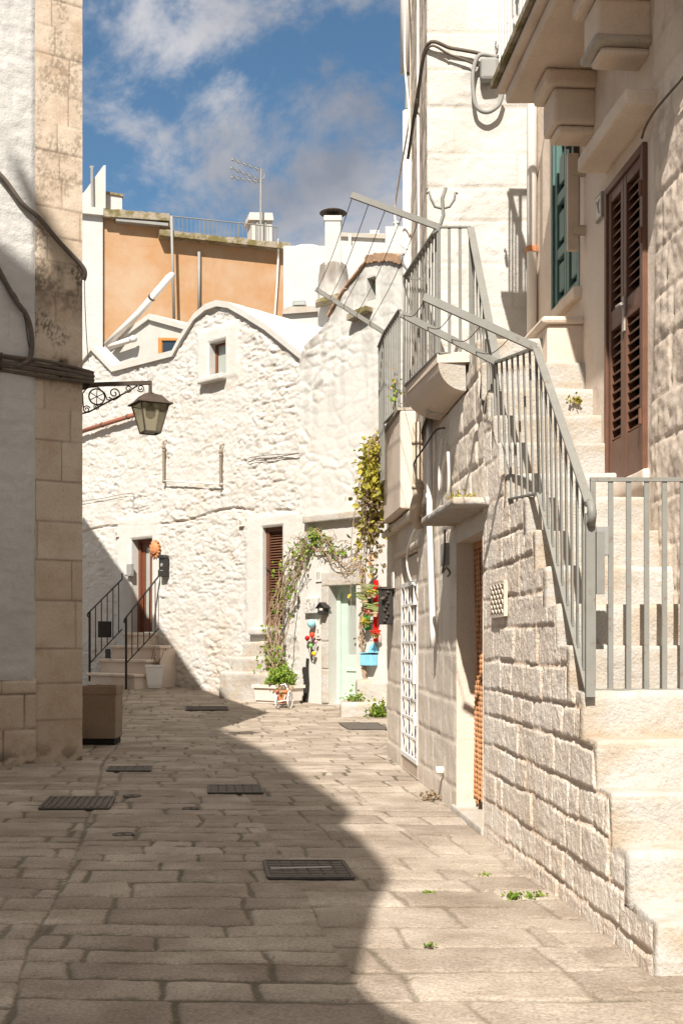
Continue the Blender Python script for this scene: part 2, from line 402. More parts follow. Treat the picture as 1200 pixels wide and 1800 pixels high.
ORANGE = stone('orange_render', (0.38, 0.205, 0.095), (0.42, 0.285, 0.18), (0.4, 0.3, 0.2), 0.5, (0.44, 0.36, 0.27), 0.46, 0.68, 0.5, 0.55, 30, 6, 0.06, 0.01, streak=0.28, sdir=(1.3, 1.3, 0.35))
MOSSY = stone('mossy_coping', (0.30, 0.25, 0.18), (0.46, 0.40, 0.32), (0.2, 0.2, 0.1), 0.5, (0.16, 0.13, 0.04), 0.45, 0.6, 0.9, 3.0, 40, 12, 0.3, 0.03)
PAVING = stone('limestone_paving', (0.25, 0.20, 0.155), (0.55, 0.47, 0.39), (0.075, 0.063, 0.03), 0.92, (0.23, 0.17, 0.12), 0.46, 0.68, 0.6, 1.7, 60, 26, 0.42, 0.014, rough=0.72, speck=0.6, speckcol=(0.15, 0.105, 0.07))
GREYMETAL = paint('grey_painted_iron', (0.215, 0.21, 0.19), 0.5, 0.14, 7, 0.0, (0.16, 0.10, 0.065), 0.6)
BLACKIRON = paint('black_iron', (0.035, 0.032, 0.03), 0.5, 0.2, 8)
RUSTIRON = paint('dark_rusty_iron', (0.075, 0.055, 0.042), 0.7, 0.3, 12)
CABLE = paint('weathered_cable', (0.13, 0.105, 0.085), 0.7, 0.3, 14)
WHITECABLE = paint('white_cable', (0.7, 0.66, 0.6), 0.6)
BROWNWOOD = paint('brown_shutter_paint', (0.145, 0.068, 0.042), 0.45, 0.2, 9, bd=0.001)
REDBROWN = paint('red_brown_wood', (0.17, 0.06, 0.032), 0.4, 0.2, 9)
MINT = paint('mint_paint', (0.46, 0.58, 0.49), 0.5)
GREENPAINT = paint('teal_green_paint', (0.09, 0.17, 0.155), 0.45, 0.15, 5)
WHITEMETAL = paint('white_metal_paint', (0.8, 0.79, 0.77), 0.45, 0.06)
WHITEPIPE = paint('white_pipe', (0.74, 0.70, 0.65), 0.5, 0.08)
BEIGEPIPE = paint('beige_pipe', (0.50, 0.40, 0.30), 0.6, 0.1)
COPPERPIPE = paint('red_brown_pipe', (0.26, 0.10, 0.06), 0.5, 0.15)
TERRA = paint('terracotta', (0.52, 0.22, 0.10), 0.85, 0.15, 20)
TILE = paint('roof_tile', (0.44, 0.28, 0.18), 0.9, 0.3, 12)
GREYBOX = paint('grey_plastic', (0.27, 0.265, 0.25), 0.6)
BEIGEMETAL = paint('beige_metal', (0.50, 0.40, 0.31), 0.5)
PINKWHITE = paint('off_white_plastic', (0.70, 0.62, 0.56), 0.55)
REDPAINT = paint('red_paint', (0.62, 0.015, 0.012), 0.4)
GREENFLAT = paint('green_paint', (0.01, 0.26, 0.045), 0.5)
BLUEPAINT = paint('sky_blue_paint', (0.22, 0.52, 0.66), 0.5)
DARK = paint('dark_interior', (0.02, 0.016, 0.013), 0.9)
DARKGLASS = glass('dark_glass', (0.03, 0.04, 0.05))
PALEGLASS = glass('pale_glass', (0.34, 0.36, 0.33), 0.15)
CAST = paint('cast_iron', (0.115, 0.098, 0.083), 0.65, 0.3, 20, 0.0, (0.2, 0.12, 0.07), 0.5)
CASTWEAR = paint('worn_bare_metal', (0.42, 0.38, 0.34), 0.5, 0.2, 20)
CONCRETE = stone('rough_concrete', (0.30, 0.21, 0.145), (0.42, 0.32, 0.24), (0.2, 0.15, 0.1), 0.5, (0.20, 0.14, 0.09), 0.5, 0.7, 0.5, 3.0, 90, 50, 0.35, 0.01, speck=0.3, speckcol=(0.12, 0.09, 0.06))
SOIL = paint('dark_soil', (0.05, 0.035, 0.025), 1.0, 0.4, 30)
STEM = paint('woody_stem', (0.34, 0.24, 0.16), 0.9, 0.3, 25)
LEAF = foliage('fresh_leaves', (0.10, 0.19, 0.02), (0.32, 0.40, 0.06))
LEAFYEL = foliage('yellow_green_leaves', (0.24, 0.24, 0.03), (0.58, 0.46, 0.08))
LEAFDRY = foliage('dry_brown_leaves', (0.24, 0.17, 0.10), (0.50, 0.40, 0.28))
CACTUS = paint('cactus_green', (0.20, 0.24, 0.08), 0.8, 0.25, 20)
POTCLAY = paint('pale_clay_pot', (0.55, 0.38, 0.26), 0.9, 0.15, 20)
BEADS = paint('orange_wooden_beads', (0.50, 0.245, 0.115), 0.5, 0.25, 40)

def leaf_mesh(name, pts, size, mat, parent, seed, loc=None, droop=0.3):
    """many small folded leaves at the given points"""
    rng = random.Random(seed); v = []; f = []; tn = []
    off = origin_of(parent) if parent is not None else Vector(loc or (0, 0, 0))
    for p in pts:
        s = size * rng.uniform(0.55, 1.25)
        a = Vector((rng.uniform(-1, 1), rng.uniform(-1, 0.3), rng.uniform(-1, 0.6) - droop)).normalized()
        b = a.cross(Vector((rng.uniform(-1, 1), rng.uniform(-1, 1), rng.uniform(-1, 1)))).normalized(); c = a.cross(b)
        q = Vector(p) - off; k = len(v)
        v += [q, q + a * s * 0.35 + b * s * 0.38 + c * s * 0.1, q + a * s * 0.75 + b * s * 0.28 + c * s * 0.08, q + a * s,
              q + a * s * 0.75 - b * s * 0.28 + c * s * 0.08, q + a * s * 0.35 - b * s * 0.38 + c * s * 0.1]
        f += [(k, k + 1, k + 2, k + 3), (k, k + 3, k + 4, k + 5)]; tn += [rng.random()] * 6
    me = bpy.data.meshes.new(name); me.from_pydata([tuple(x) for x in v], [], f); me.update()
    at = me.attributes.new('tone', 'FLOAT', 'POINT'); at.data.foreach_set('value', np.array(tn, np.float32))
    return link_mesh(name, me, mat, parent, loc)

# ------------------------------------------------------------------ measured layout (metres; camera at 0,0; Y runs up the street)
FAC = Plane((0, 25.7), (1, -1), (-1, -1))                      # far rubble house and white house with the mint door
_swd = Vector((-0.0762, 1, 0)).normalized()
SWP = Plane((1.798, 0), _swd, (-_swd.y, _swd.x))               # outer wall of the staircase and terrace house
DWP = Plane((2.617, 0), _swd, (-_swd.y, _swd.x))               # upper wall with the brown door
FWP = Plane((0, 11.0), (1, 0), (0, -1))                        # tall wall at the back of the terrace
LWP = Plane((-3.265, 15.07), (0.850, 0.527), (0.527, -0.850))  # face of the house on the left
OHP = Plane((-4.86, 40.0), (0.965, 0.26), (0.26, -0.965))      # orange house far behind
def ground_z(y):
    y = np.asarray(y, dtype=float); t = np.clip(y - 20, 0, 14); return 0.004 * t * t
def gz(y): return float(ground_z(y))
def xsw(y): return 1.798 - 0.0762 * y
def xdw(y): return 2.617 - 0.0762 * y

# ------------------------------------------------------------------ the street
def build_street():
    xs = np.concatenate([np.arange(-6.2, -1.7, .0175), np.arange(-1.7, 2.3, .0095), np.arange(2.3, 4.2, .03)])
    n = 760; ys = 3.6 * (31.5 / 3.6) ** (np.arange(n + 1) / n)
    X, Y = np.meshgrid(xs, ys)
    p = X + 0.16 * Y + 0.10 * (fbm(X * 0.5, Y * 0.35, 40) - 0.5) * 2
    q = Y + 0.05 * np.sin(X * 0.9 + 1)
    bid = np.searchsorted(np.array([-0.55, 0.95, 2.05]), p)
    E = np.zeros(X.shape); R1 = np.zeros(X.shape); R2 = np.zeros(X.shape)
    spec = [(0.24, 0.46, 0.45, 1.1), (0.23, 0.46, 0.32, 0.95), (0.26, 0.50, 0.36, 1.0), (0.28, 0.52, 0.36, 0.9)]
    R0 = fbm(X * .4, Y * .9, 15)
    for k in range(4):
        m = bid == k
        if not m.any(): continue
        h0, h1, w0, w1 = spec[k]
        cu = courses(2.8, 33, h0, h1, 70 + k)
        e, r1, r2 = ashlar(p + .12 * (R0 - .5), q + .05 * (fbm(X * .7, Y * .7, 14) - .5) * 1.8, cu, w0, w1, 90 + k, 0.030)
        E = np.where(m, e, E); R1 = np.where(m, r1, R1); R2 = np.where(m, r2, R2)
    for b in (-0.55,):
        E = np.minimum(E, np.abs(p - b + .05 * (fbm(X * 2.2, Y * 2.2, 71) - .5)) + .004)
    E = E + .016 * (fbm(X * 11, Y * 11, 72, 3) - .5); jw = 0.003 + 0.015 * np.clip(fbm(X * 1.3, Y * 1.3, 5) - .35, 0, 1) * 2.4
    near = sstep(1.2, 2.6, X - 0.02 * Y)            # the stones beside the right wall are worn and filled flush
    prof = sstep(0, 1, np.clip((E - jw) / 0.028, 0, 1))
    H = -0.011 * (1 - prof) * (1 - 0.75 * near) + 0.006 * (R1 - 0.5) * prof + 0.010 * (fbm(X * 2.5, Y * 2.5, 11) - 0.5) + 0.007 * (fbm(X * 16, Y * 16, 12, 3) - 0.5)
    H += 0.03 * (fbm(X * 0.45, Y * 0.3, 33) - 0.5)
    joint = (1 - sstep(0.0, 0.012, E - jw)) * (1 - 0.72 * near)
    moss = fbm(X * 0.9, Y * 0.6, 21); joint *= (0.40 + 0.7 * moss) * (1 - .45 * sstep(-.4, 1.2, X - .1 * (Y - 6)))  # joints painted paler toward the right, where the sunlight falls
    holes_d = np.zeros(X.shape)
    P = np.stack([X, Y, ground_z(Y) + H], -1)
    tone = np.clip(-0.05 + 0.95 * R2 + 0.7 * (fbm(X * 4, Y * 4, 51, 4) - .5) * 2 * .5 + 0.35 * near, 0, 1.3)
    keep = np.ones((X.shape[0] - 1, X.shape[1] - 1), bool)
    o = grid_mesh('paving', P, keep, {'tone': tone, 'joint': joint, 'dirt': holes_d}, PAVING, None, (0, 0, 0))
    o['kind'] = 'structure'
    g = MB(); g.add([(-600, -600, -0.12), (600, -600, -0.12), (600, 900, -0.12), (-600, 900, -0.12)], [(0, 1, 2, 3)])
    o = g.build('ground', PAVING, None, (0, 0, 0)); o['kind'] = 'structure'
build_street()
def ground_hit(px, py):
    """point of the street seen at a measured photo point"""
    d = 5.0
    for _ in range(60): d = (EYE - gz(d)) * FPX / (py - HORY)  if py > HORY + 45 else d
    if py <= HORY + 90:
        d = 20.0
        best = None
        for k in range(400):
            y = 16 + k * 0.05; e = abs(HORY + (EYE - gz(y)) * FPX / y - py)
            if best is None or e < best[0]: best = (e, y)
        d = best[1]
    return Vector(((px - HORX) * d / FPX, d, gz(d)))

# ------------------------------------------------------------------ house on the left of the street
def build_left_house():
    H = 9.64
    root = thing('stone_house', 'tall left-hand house with white plaster and a weathered ashlar corner pier', 'house', LWP.at(0, 0, 0))
    up = LWP.uz(62, 600)[0]
    zs = lines(-0.12, H, 0.024); us = lines(up, 0.0, 0.014)
    cu = np.array([-0.3, 0.52, 0.98, 1.42, 2.02, 2.52, 3.0, 3.5, 4.0, 4.4, 4.75, 5.12, 5.48, 5.86, 6.24, 6.54, 6.90, 7.26, 7.6, 7.95, 8.45, 8.8, 9.15, 9.5, 9.9])
    def hp(U, Z):
        E, R1, R2 = ashlar(U, Z, cu, 0.42, 0.95, 17, 0.006)
        j = 1 - sstep(0.003, 0.013, E)
        h = 0.005 * sstep(0, 0.012, E) + 0.006 * (R1 - 0.5) + 0.012 * (fbm(U * 7, Z * 7, 3, 5) - 0.5)
        lich = sstep(0.46, 0.60, fbm(U * 3.2 + 7, Z * 2.6, 61, 4))
        lich = lich * sstep(0.36, 0.66, fbm(U * 44, Z * 44, 62, 3) + .30 * (fbm(U * 9, Z * 9, 69) - .5))
        lich *= sstep(4.4, 5.2, Z) * (0.62 + 0.38 * sstep(7.2, 6.0, Z))
        crust = sstep(6.28, 6.15, Z) * sstep(5.3, 5.9, Z) * sstep(0.34, 0.56, fbm(U * 6, Z * 5, 63, 5)) * (.5 + .5 * sstep(.4, .55, fbm(U * 26, Z * 26, 66, 3)))
        crust2 = sstep(5.2, 4.95, Z) * sstep(4.6, 4.85, Z) * sstep(0.42, 0.62, fbm(U * 4, Z * 4, 68, 5)) * 0.7
        foot = sstep(0.30, 0.0, Z) * sstep(0.4, 0.6, fbm(U * 6, Z * 9, 64))
        dirt = np.clip(lich * 0.85 + crust * 0.75 + crust2 + foot * 0.8, 0, 0.88)
        j = j * (0.35 + 0.65 * fbm(U * 3, Z * 3, 65))
        return h, {'tone': np.clip(R2 * 0.9 + sstep(1.0, 3, Z) * 0.1, 0, 1), 'joint': j, 'dirt': dirt}
    relief('corner_pier', LWP, us, zs, hp, PIER, root)
    us2 = lines(-3.2, up, 0.022); zs2 = lines(1.03, H, 0.03)
    def hw(U, Z):
        w = U + 0.04 * fbm(U * 3, Z * 3, 9)
        E, R1, R2 = ashlar(w, Z, courses(0.9, 11, 0.28, 0.55, 5), 0.4, 1.0, 6, 0.03)
        h = 0.006 * sstep(0, 0.06, E) * (0.4 + R1) + 0.030 * (fbm(U * 6, Z * 9, 8, 5) - 0.5) + 0.02
        h *= sstep(0.0, 0.05, (up - U)) * 0.9 + 0.1
        return h, {'tone': R2 * 0.6 + 0.2, 'joint': (1 - sstep(0.0, 0.012, E)) * 0.35, 'dirt': 0.25 * sstep(1.15, 1.0, Z) * fbm(U * 8, Z * 8, 3)}
    relief('plaster_wall', LWP, us2, zs2, hw, COOLPLASTER, root)
    # low plinth, a little proud
    us3 = lines(-3.2, up, 0.02); zs3 = lines(-0.12, 1.05, 0.024)
    def hpl(U, Z):
        E, R1, R2 = ashlar(U, Z, np.array([-0.3, 0.42, 0.86, 1.2]), 0.5, 1.1, 27, 0.01)
        foot = sstep(0.28, 0.0, Z) * sstep(0.4, 0.6, fbm(U * 6, Z * 9, 64))
        top = sstep(1.05, 1.0, Z)
        return (0.022 * top + 0.012 * sstep(0, 0.03, E) + 0.014 * (fbm(U * 6, Z * 6, 28, 5) - 0.5)), {'tone': R2 * 0.7, 'joint': 1 - sstep(0.002, 0.012, E), 'dirt': np.clip(foot, 0, 0.8)}
    relief('plinth', LWP, us3, zs3, hpl, PIER, root)
    # hidden flank, rear, roof with eaves
    e = Vector((-0.335, 0.942, 0)); c = LWP.at(0, 0, 0); l = LWP.at(-3.2, -0.02, 0)
    m = MB(); z = Vector((0, 0, H))
    a = c - LWP.n * 0.012; 
    m.add([a, a + e * 14.0, a + e * 14.0 + z, a + z], [(0, 1, 2, 3)])
    b2 = l + e * 14.0; m.add([b2, a + e * 14.0, a + e * 14.0 + z, b2 + z], [(1, 0, 3, 2)])
    m.add([l, l + z, b2 + z, b2], [(0, 1, 2, 3)])
    m.build('side_wall', ASHLAR, root)
    r = MB(); r.prism([l + z, a + z + LWP.n * 0.01, a + e * 14.0 + z, b2 + z], (0, 0, 0.04)); r.build('roof', MOSSY, root)
build_left_house()
def on_lw(px, py, o): return LWP.hit(px, py, o)
def cable(name, pts, r, label, cat='cable', mat=None, group=None, seg=7, sub=6):
    """smooth round cable through the points"""
    P = [Vector(p) for p in pts]; out = []
    for i in range(len(P) - 1):
        p0 = P[max(i - 1, 0)]; p1 = P[i]; p2 = P[i + 1]; p3 = P[min(i + 2, len(P) - 1)]
        for k in range(sub):
            t = k / sub
            out.append(0.5 * ((2 * p1) + (p2 - p0) * t + (2 * p0 - 5 * p1 + 4 * p2 - p3) * t * t + (3 * p1 - p0 - 3 * p2 + p3) * t ** 3))
    out.append(P[-1])
    if name is None: return out
    o = MB().tube(out, r, seg).build(name, mat or CABLE, None, out[0], True)
    return tag(o, label, cat, group)
cable('cable', [on_lw(-14, 292, .06), on_lw(12, 320, .08), on_lw(40, 358, .08), on_lw(70, 384, .07), on_lw(100, 420, .07), on_lw(126, 448, .07), on_lw(146, 470, .08), on_lw(149.5, 482, .06), on_lw(147, 492, .03)], 0.031, 'thick sagging grey cable running down across the pier top to its corner')
cable('cable', [on_lw(6, 312, .05), on_lw(30, 342, .04), on_lw(63, 384, .04)], 0.006, 'thin wire beside the thick sagging cable high on the left wall')
cable('cable', [on_lw(-14, 448, .06), on_lw(8, 492, .08), on_lw(30, 530, .08), on_lw(46, 552, .08), on_lw(54, 575, .08), on_lw(57, 605, .07), on_lw(52, 632, .07), on_lw(30, 645, .07)], 0.032, 'thick cable bending down the white plaster into the horizontal cable bundle')
cable('cable', [on_lw(-6, 482, .05), on_lw(14, 503, .05), on_lw(30, 522, .06), on_lw(44, 560, .04), on_lw(50, 600, .04), on_lw(60, 640, .05)], 0.008, 'thin looping wire beside the thick bending cable on white plaster')
def bundle():
    rt = thing('cable_bundle', 'bundle of grey cables running level along the left wall and round its corner', 'cables', on_lw(70, 645, .05))
    rng = random.Random(4)
    for i, (dz, r) in enumerate([(-0.105, .022), (-0.065, .026), (-0.03, .018), (0.0, .03), (0.035, .016), (0.06, .022)]):
        ys = [645, 643, 646, 649, 652]
        pts = [LWP.at(u, 0.035 + 0.014 * (i % 3) + (0.03 if k == 3 else 0), 4.93 - 0.03 * k * 0.5 + dz + rng.uniform(-.02, .02)) for k, u in enumerate([-3.1, -1.6, -0.9, -0.45])]
        pts += [LWP.at(0.06, 0.05, 4.86 + dz * 0.8), LWP.at(0.13, -0.02, 4.86 + dz * 0.8), LWP.at(0.12, -0.2, 4.86 + dz), LWP.at(0.05, -0.6, 4.88 + dz)]
        MB().tube(cable(None, pts, r, ''), r, 7).build('cable_strand', CABLE, rt, smooth=True)
    cl = MB()
    for u in (-2.2, -1.05, -0.3): cl.fbox(LWP, u, u + 0.02, 0.01, 0.085, 4.80, 5.0)
    cl.build('clip', RUSTIRON, rt)
bundle()
cable('cable', [on_lw(149, 492, .04), on_lw(150, 540, .03), on_lw(153, 600, .03), on_lw(156, 636, .03)], 0.005, 'thin wire hanging down the pier corner above the street lamp')

# ------------------------------------------------------------------ street lamp on its scrolled bracket
def build_lamp():
    d = Vector((0.942, 0.335, 0)); b = Vector((-3.31, 15.2, 0)); zt = 4.76
    rt = thing('street_lamp', 'black iron street lantern on a scrolled wall bracket at the house corner', 'street lamp', b + Vector((0, 0, zt)))
    def q(t, z): return b + d * t + Vector((0, 0, z))
    m = MB(); m.bar(q(-0.06, zt + 0.0), q(0.90, zt + 0.10), 0.045, 0.05); m.bar(q(0.885, zt + 0.12), q(0.885, zt - 0.02), 0.04, 0.04)
    m.tube([q(0.0, zt - 0.36), q(0.1, zt - 0.33), q(0.6, zt - 0.03), q(0.72, zt + 0.05)], 0.012, 6)
    m.bar(q(-0.03, zt + 0.1), q(-0.03, zt - 0.42), 0.05, 0.02)
    def spiral(c, r0, r1, a0, turns, sgn=1, n=26):
        return [c + d * (math.cos(a0 + sgn * 2 * math.pi * turns * i / n) * (r0 + (r1 - r0) * i / n)) + Vector((0, 0, math.sin(a0 + sgn * 2 * math.pi * turns * i / n) * (r0 + (r1 - r0) * i / n))) for i in range(n + 1)]
    br = m.build('bracket', RUSTIRON, rt)
    s = MB(); c1 = q(0.2, zt - 0.13)
    s.tube(spiral(c1, 0.10, 0.10, 0, 1), 0.010, 6)
    for k in range(3):
        a = math.pi * k / 3 + 0.5; v = d * math.cos(a) * 0.1 + Vector((0, 0, math.sin(a) * 0.1)); s.tube([c1 - v, c1 + v], 0.006, 5)
    s.tube(spiral(q(0.42, zt - 0.07), 0.085, 0.015, math.pi * 1.2, 1.6), 0.009, 6)
    s.tube(spiral(q(0.6, zt + 0.0), 0.05, 0.012, math.pi * 1.2, 1.5), 0.008, 6)
    s.tube(spiral(q(0.76, zt + 0.02), 0.05, 0.012, math.pi * 1.2, 1.5), 0.008, 6)
    s.tube(spiral(q(0.07, zt - 0.3), 0.05, 0.012, 0.4, 1.5), 0.008, 6)
    s.tube(spiral(q(0.2, zt - 0.26), 0.04, 0.01, 2.0, 1.4), 0.007, 6)
    s.tube([q(0.03, zt - 0.28), q(0.02, zt - 0.1), q(0.08, zt - 0.02), q(0.2, zt - 0.0), q(0.3, zt - 0.08), q(0.33, zt - 0.16), q(0.42, zt - 0.155), q(0.5, zt - 0.1)], 0.009, 6)
    s.build('scroll', RUSTIRON, br)
    c = q(0.885, 0); th = math.radians(28)
    e1 = Vector((math.cos(th), math.sin(th), 0)); e2 = Vector((-math.sin(th), math.cos(th), 0))
    def ring(h, z): return [c + e1 * a * h + e2 * bb * h + Vector((0, 0, z)) for a, bb in ((-1, -1), (1, -1), (1, 1), (-1, 1))]
    def frust(mb, h0, z0, h1, z1): mb.add(ring(h0, z0) + ring(h1, z1), [(3, 2, 1, 0), (4, 5, 6, 7)] + [(i, (i + 1) % 4, (i + 1) % 4 + 4, i + 4) for i in range(4)])
    zb = zt - 0.55; zr = zb + 0.36
    cp = MB(); frust(cp, 0.235, zr, 0.225, zr + 0.02); frust(cp, 0.20, zr + 0.021, 0.115, zr + 0.12); frust(cp, 0.10, zr + 0.121, 0.06, zr + 0.14)
    cp.lathe(c + Vector((0, 0, zr + 0.13)), [(0.06, 0), (0.075, 0.012), (0.03, 0.03), (0.018, 0.06)], 10)
    cp.build('lantern_cap', RUSTIRON, rt)
    g = MB(); frust(g, 0.098, zb + 0.012, 0.178, zr - 0.003)
    gm, t, bs = new_mat('frosted_lantern_glass'); bs.inputs['Base Color'].default_value = (0.42, 0.39, 0.28, 1); bs.inputs['Roughness'].default_value = 0.25
    bs.inputs['Transmission Weight'].default_value = 0.75; bs.inputs['IOR'].default_value = 1.1
    g.build('lantern_glass', gm, rt)
    MB().lathe(c, [(0.02, zr), (0.05, zr - 0.02), (0.07, zr - 0.09), (0.06, zr - 0.15), (0.02, zr - 0.18)], 12).build('bulb', PINKWHITE, rt, smooth=True)
    f = MB()
    lo_, hi = ring(0.104, zb), ring(0.186, zr)
    for i in range(4):
        f.bar(lo_[i], hi[i], 0.018, 0.018); f.bar(lo_[i], lo_[(i + 1) % 4], 0.018, 0.022)
    f.build('lantern_frame', RUSTIRON, rt)
build_lamp()

# ------------------------------------------------------------------ stone planter at the corner
def build_planter():
    p0 = ground_hit(150, 1308); y = 17.35
    def X(px): return (px - HORX) * y / FPX
    x0, x1 = X(136), X(205); zt = EYE + (HORY - 1206) * y / FPX
    rt = thing('planter', 'square brown concrete planter standing empty beside the left house corner', 'planter', ((x0 + x1) / 2, y, 0))
    w = x1 - x0
    def rg(h, z, o=0.0): return [((x0 + x1) / 2 + a * h, y + w / 2 + bb * h, z) for a, bb in ((-1, -1), (1, -1), (1, 1), (-1, 1))]
    m = MB(); hb, ht = w / 2 * 0.94, w / 2
    a = rg(hb, 0.09); b0 = rg(ht * .955, zt - .13); b1 = rg(ht, zt - .12); b = rg(ht, zt); c = rg(ht - 0.05, zt); d = rg(ht - 0.06, zt - 0.12)
    m.add(a + b0 + b1 + b + c + d, [(4 * k + i, 4 * k + (i + 1) % 4, 4 * k + (i + 1) % 4 + 4, 4 * k + i + 4) for k in range(5) for i in range(4)] + [(3, 2, 1, 0)])
    m.build('box', CONCRETE, rt, bevel=0.018)
    s = MB(); s.add(rg(ht - 0.058, zt - 0.09), [(0, 1, 2, 3)]); s.build('soil', SOIL, rt)
    f = MB(); f.prism(rg(hb - 0.02, 0.0), (0, 0, 0.10)); f.build('base', DARK, rt)
build_planter()

# ------------------------------------------------------------------ far rubble house with the curved gable
FT = [(100, 600), (120, 640), (147, 637), (165, 615), (201, 653), (307, 626), (322, 598), (345, 562), (365, 545), (385, 538), (405, 541), (430, 555), (470, 580), (540, 637)]
def build_far_house():
    rt = thing('rubble_house', 'whitewashed rubble-stone house with a curved gable at the end of the street', 'house', FAC.hit(300, 1203))
    pts = [FAC.uz(*p) for p in FT]; uu = np.array([p[0] for p in pts]); zz = np.array([p[1] for p in pts])
    def top(u): return np.interp(u, uu, zz)
    def rect(x0, y0, x1, y1):
        a = FAC.uz(x0, (y0 + y1) / 2)[0]; b = FAC.uz(x1, (y0 + y1) / 2)[0]; xm = (x0 + x1) / 2
        return (a, b, FAC.uz(xm, y1)[1], FAC.uz(xm, y0)[1])
    win = rect(368.5, 600, 397, 659); door = rect(232, 947, 268, 1112); shut = rect(462, 926, 497, 1101)
    holes = [win, door, shut]
    us = lines(uu[0], uu[-1], 0.026, [h[0] for h in holes] + [h[1] for h in holes])
    zs = lines(-0.2, zz.max() + 0.02, 0.026, [h[2] for h in holes] + [h[3] for h in holes])
    smooth = [(win[0] - .42, win[1] + .42, win[2] - .1, win[3] + .3), (door[0] - .62, door[1] + .28, door[2] - 1.5, door[3] + .55), (shut[0] - .55, shut[1] + 0.5, shut[2] - 0.3, shut[3] + .25)]
    def hf(U, Z):
        a = U + 0.40 * (fbm(U * 2.6, Z * 2.6, 1, 5) - 0.5); b = Z + 0.24 * (fbm(U * 2.6, Z * 2.6, 2, 5) - 0.5)
        big = 0.75 + 0.5 * fbm(U * 0.35, Z * 0.35, 77)
        f1, f2, r = worley(a / 0.36, b / 0.165, 5); g = f2 - f1
        g1, g2, r2 = worley(a / 0.27 + 9, b / 0.15 + 4, 8); gg = g2 - g1
        pick = sstep(0.46, 0.56, fbm(U * 0.9 + 3, Z * 0.9, 91))
        g = np.where(pick > 0.5, gg, g); r = np.where(pick > 0.5, r2, r)
        cov = sstep(.36, .60, fbm(U * .75, Z * .9, 95, 4)); h = (0.020 * sstep(0.0, 0.34, g) * (0.30 + 0.9 * r)) * (.25 + .75 * cov) + 0.034 * (fbm(U * 4.2, Z * 5.5, 9, 5) - 0.5) + 0.020 * (fbm(U * 15, Z * 18, 19, 3) - 0.5)
        slit = sstep(.60, .72, fbm(U * 3.2 + 31, Z * 10.5, 96, 4)) * (.4 + .6 * cov); h = h - .026 * slit
        # long horizontal cracks and ledges in the whitewash
        cr_ = np.abs(Z - (4.52 + 0.10 * np.sin(U * 1.3) + 0.22 * (fbm(U * 1.1, U * 0 + 2, 31) - 0.5)))
        crack = (1 - sstep(0.01, 0.035, cr_)) * sstep(0.45, 0.55, fbm(U * 0.8, Z * 0.8, 32))
        h = h - 0.05 * crack
        sm = np.ones(U.shape)
        for (x0, x1, z0, z1) in smooth:
            e = np.maximum(np.maximum(x0 - U, U - x1), np.maximum(z0 - Z, Z - z1)) + 0.10 * (fbm(U * 4, Z * 4, 55) - 0.5)
            sm = np.minimum(sm, sstep(-0.05, 0.12, e))
        h = h * (0.12 + 0.88 * sm) + 0.03 * (1 - sm)
        bare = sstep(0.55, 0.68, fbm(U * 1.4, Z * 1.4, 81)) * sm * sstep(3.6, 0.8, Z) * 0.5
        joint = np.clip((1 - sstep(0.0, 0.13, g)) * 0.14 * sm + slit * .4 * sm + crack * 0.6 + bare * (0.5 + r * 0.6), 0, 1)  # slits are also tinted brown, painting in their shadow dashes
        foot = sstep(1.0, 0.2, Z - 0.25 * fbm(U * 2, Z * 0, 3)) * 0.28
        tone = np.clip(0.5 + 0.5 * r + 0.2 * (1 - sm), 0, 1)
        return h, {'tone': tone, 'joint': np.clip(joint + foot * fbm(U * 4, Z * 4, 83), 0, 1), 'dirt': 0 * U}
    relief('rubble_wall', FAC, us, zs, hf, WHITEWASH, rt, holes, top)
    # coping along the gable
    m = MB(); prev = None
    for i in range(1, len(pts) - 1):
        (u0, z0), (u1, z1) = pts[i], pts[i + 1]
        dz = 0.13
        m.prism([FAC.at(u0, 0.09, z0 - 0.02), FAC.at(u1, 0.09, z1 - 0.02), FAC.at(u1, 0.09, z1 + dz), FAC.at(u0, 0.09, z0 + dz)], FAC.n * -0.5)
    m.build('coping', PLASTER, rt)
    # barrel roof behind the gable
    inw = -FAC.n; R, C = 24, 13; P = np.zeros((C, R, 3)); ui = np.linspace(FAC.uz(322, 598)[0], FAC.uz(524, 620)[0], R)
    for j in range(R):
        z = float(top(ui[j])) + 0.10
        for i in range(C):
            w = FAC.at(ui[j], 0.0, z) + inw * (0.3 + 3.2 * i / (C - 1)); n_ = 0.05 * (vnoise(np.array([ui[j] * 2]), np.array([i * 0.5]))[0] - 0.5)
            P[i, j] = (w.x, w.y, w.z + n_)
    grid_mesh('roof', P, np.ones((C - 1, R - 1), bool), {'tone': np.ones((C, R)) * 0.8, 'joint': np.zeros((C, R)), 'dirt': np.zeros((C, R))}, COOLPLASTER, rt)
    # reveals
    D = -0.30
    for (a, b, c, d) in holes:
        rv = MB()
        for (p, q) in (((a, c), (a, d)), ((a, d), (b, d)), ((b, d), (b, c)), ((b, c), (a, c))):
            rv.add([FAC.at(p[0], 0.006, p[1]), FAC.at(q[0], 0.006, q[1]), FAC.at(q[0], D - 0.08, q[1]), FAC.at(p[0], D - 0.08, p[1])], [(0, 1, 2, 3)])
        rv.build('reveal', PLASTER, rt)
    # upper window
    a, b, c, d = win
    w = MB()
    for (u0, u1, z0, z1) in ((a, a + .07, c, d), (b - .03, b, c, d), (a + .07, b - .03, d - .05, d), (a + .07, b - .03, c, c + .05)): w.fbox(FAC, u0, u1, D + .06, D + .12, z0, z1)
    wf = w.build('window', REDBROWN, rt)
    MB().fbox(FAC, a + .07, b - .03, D + .07, D + .085, c + .05, d - .05).build('pane', PALEGLASS, wf)
    rblock('sill', FAC.at(a - .26, 0.0, c - .17), FAC.u * (b - a + .32), FAC.n * .2, (0, 0, .15), WHITEWASH, rt, r=.04, amp=.01)
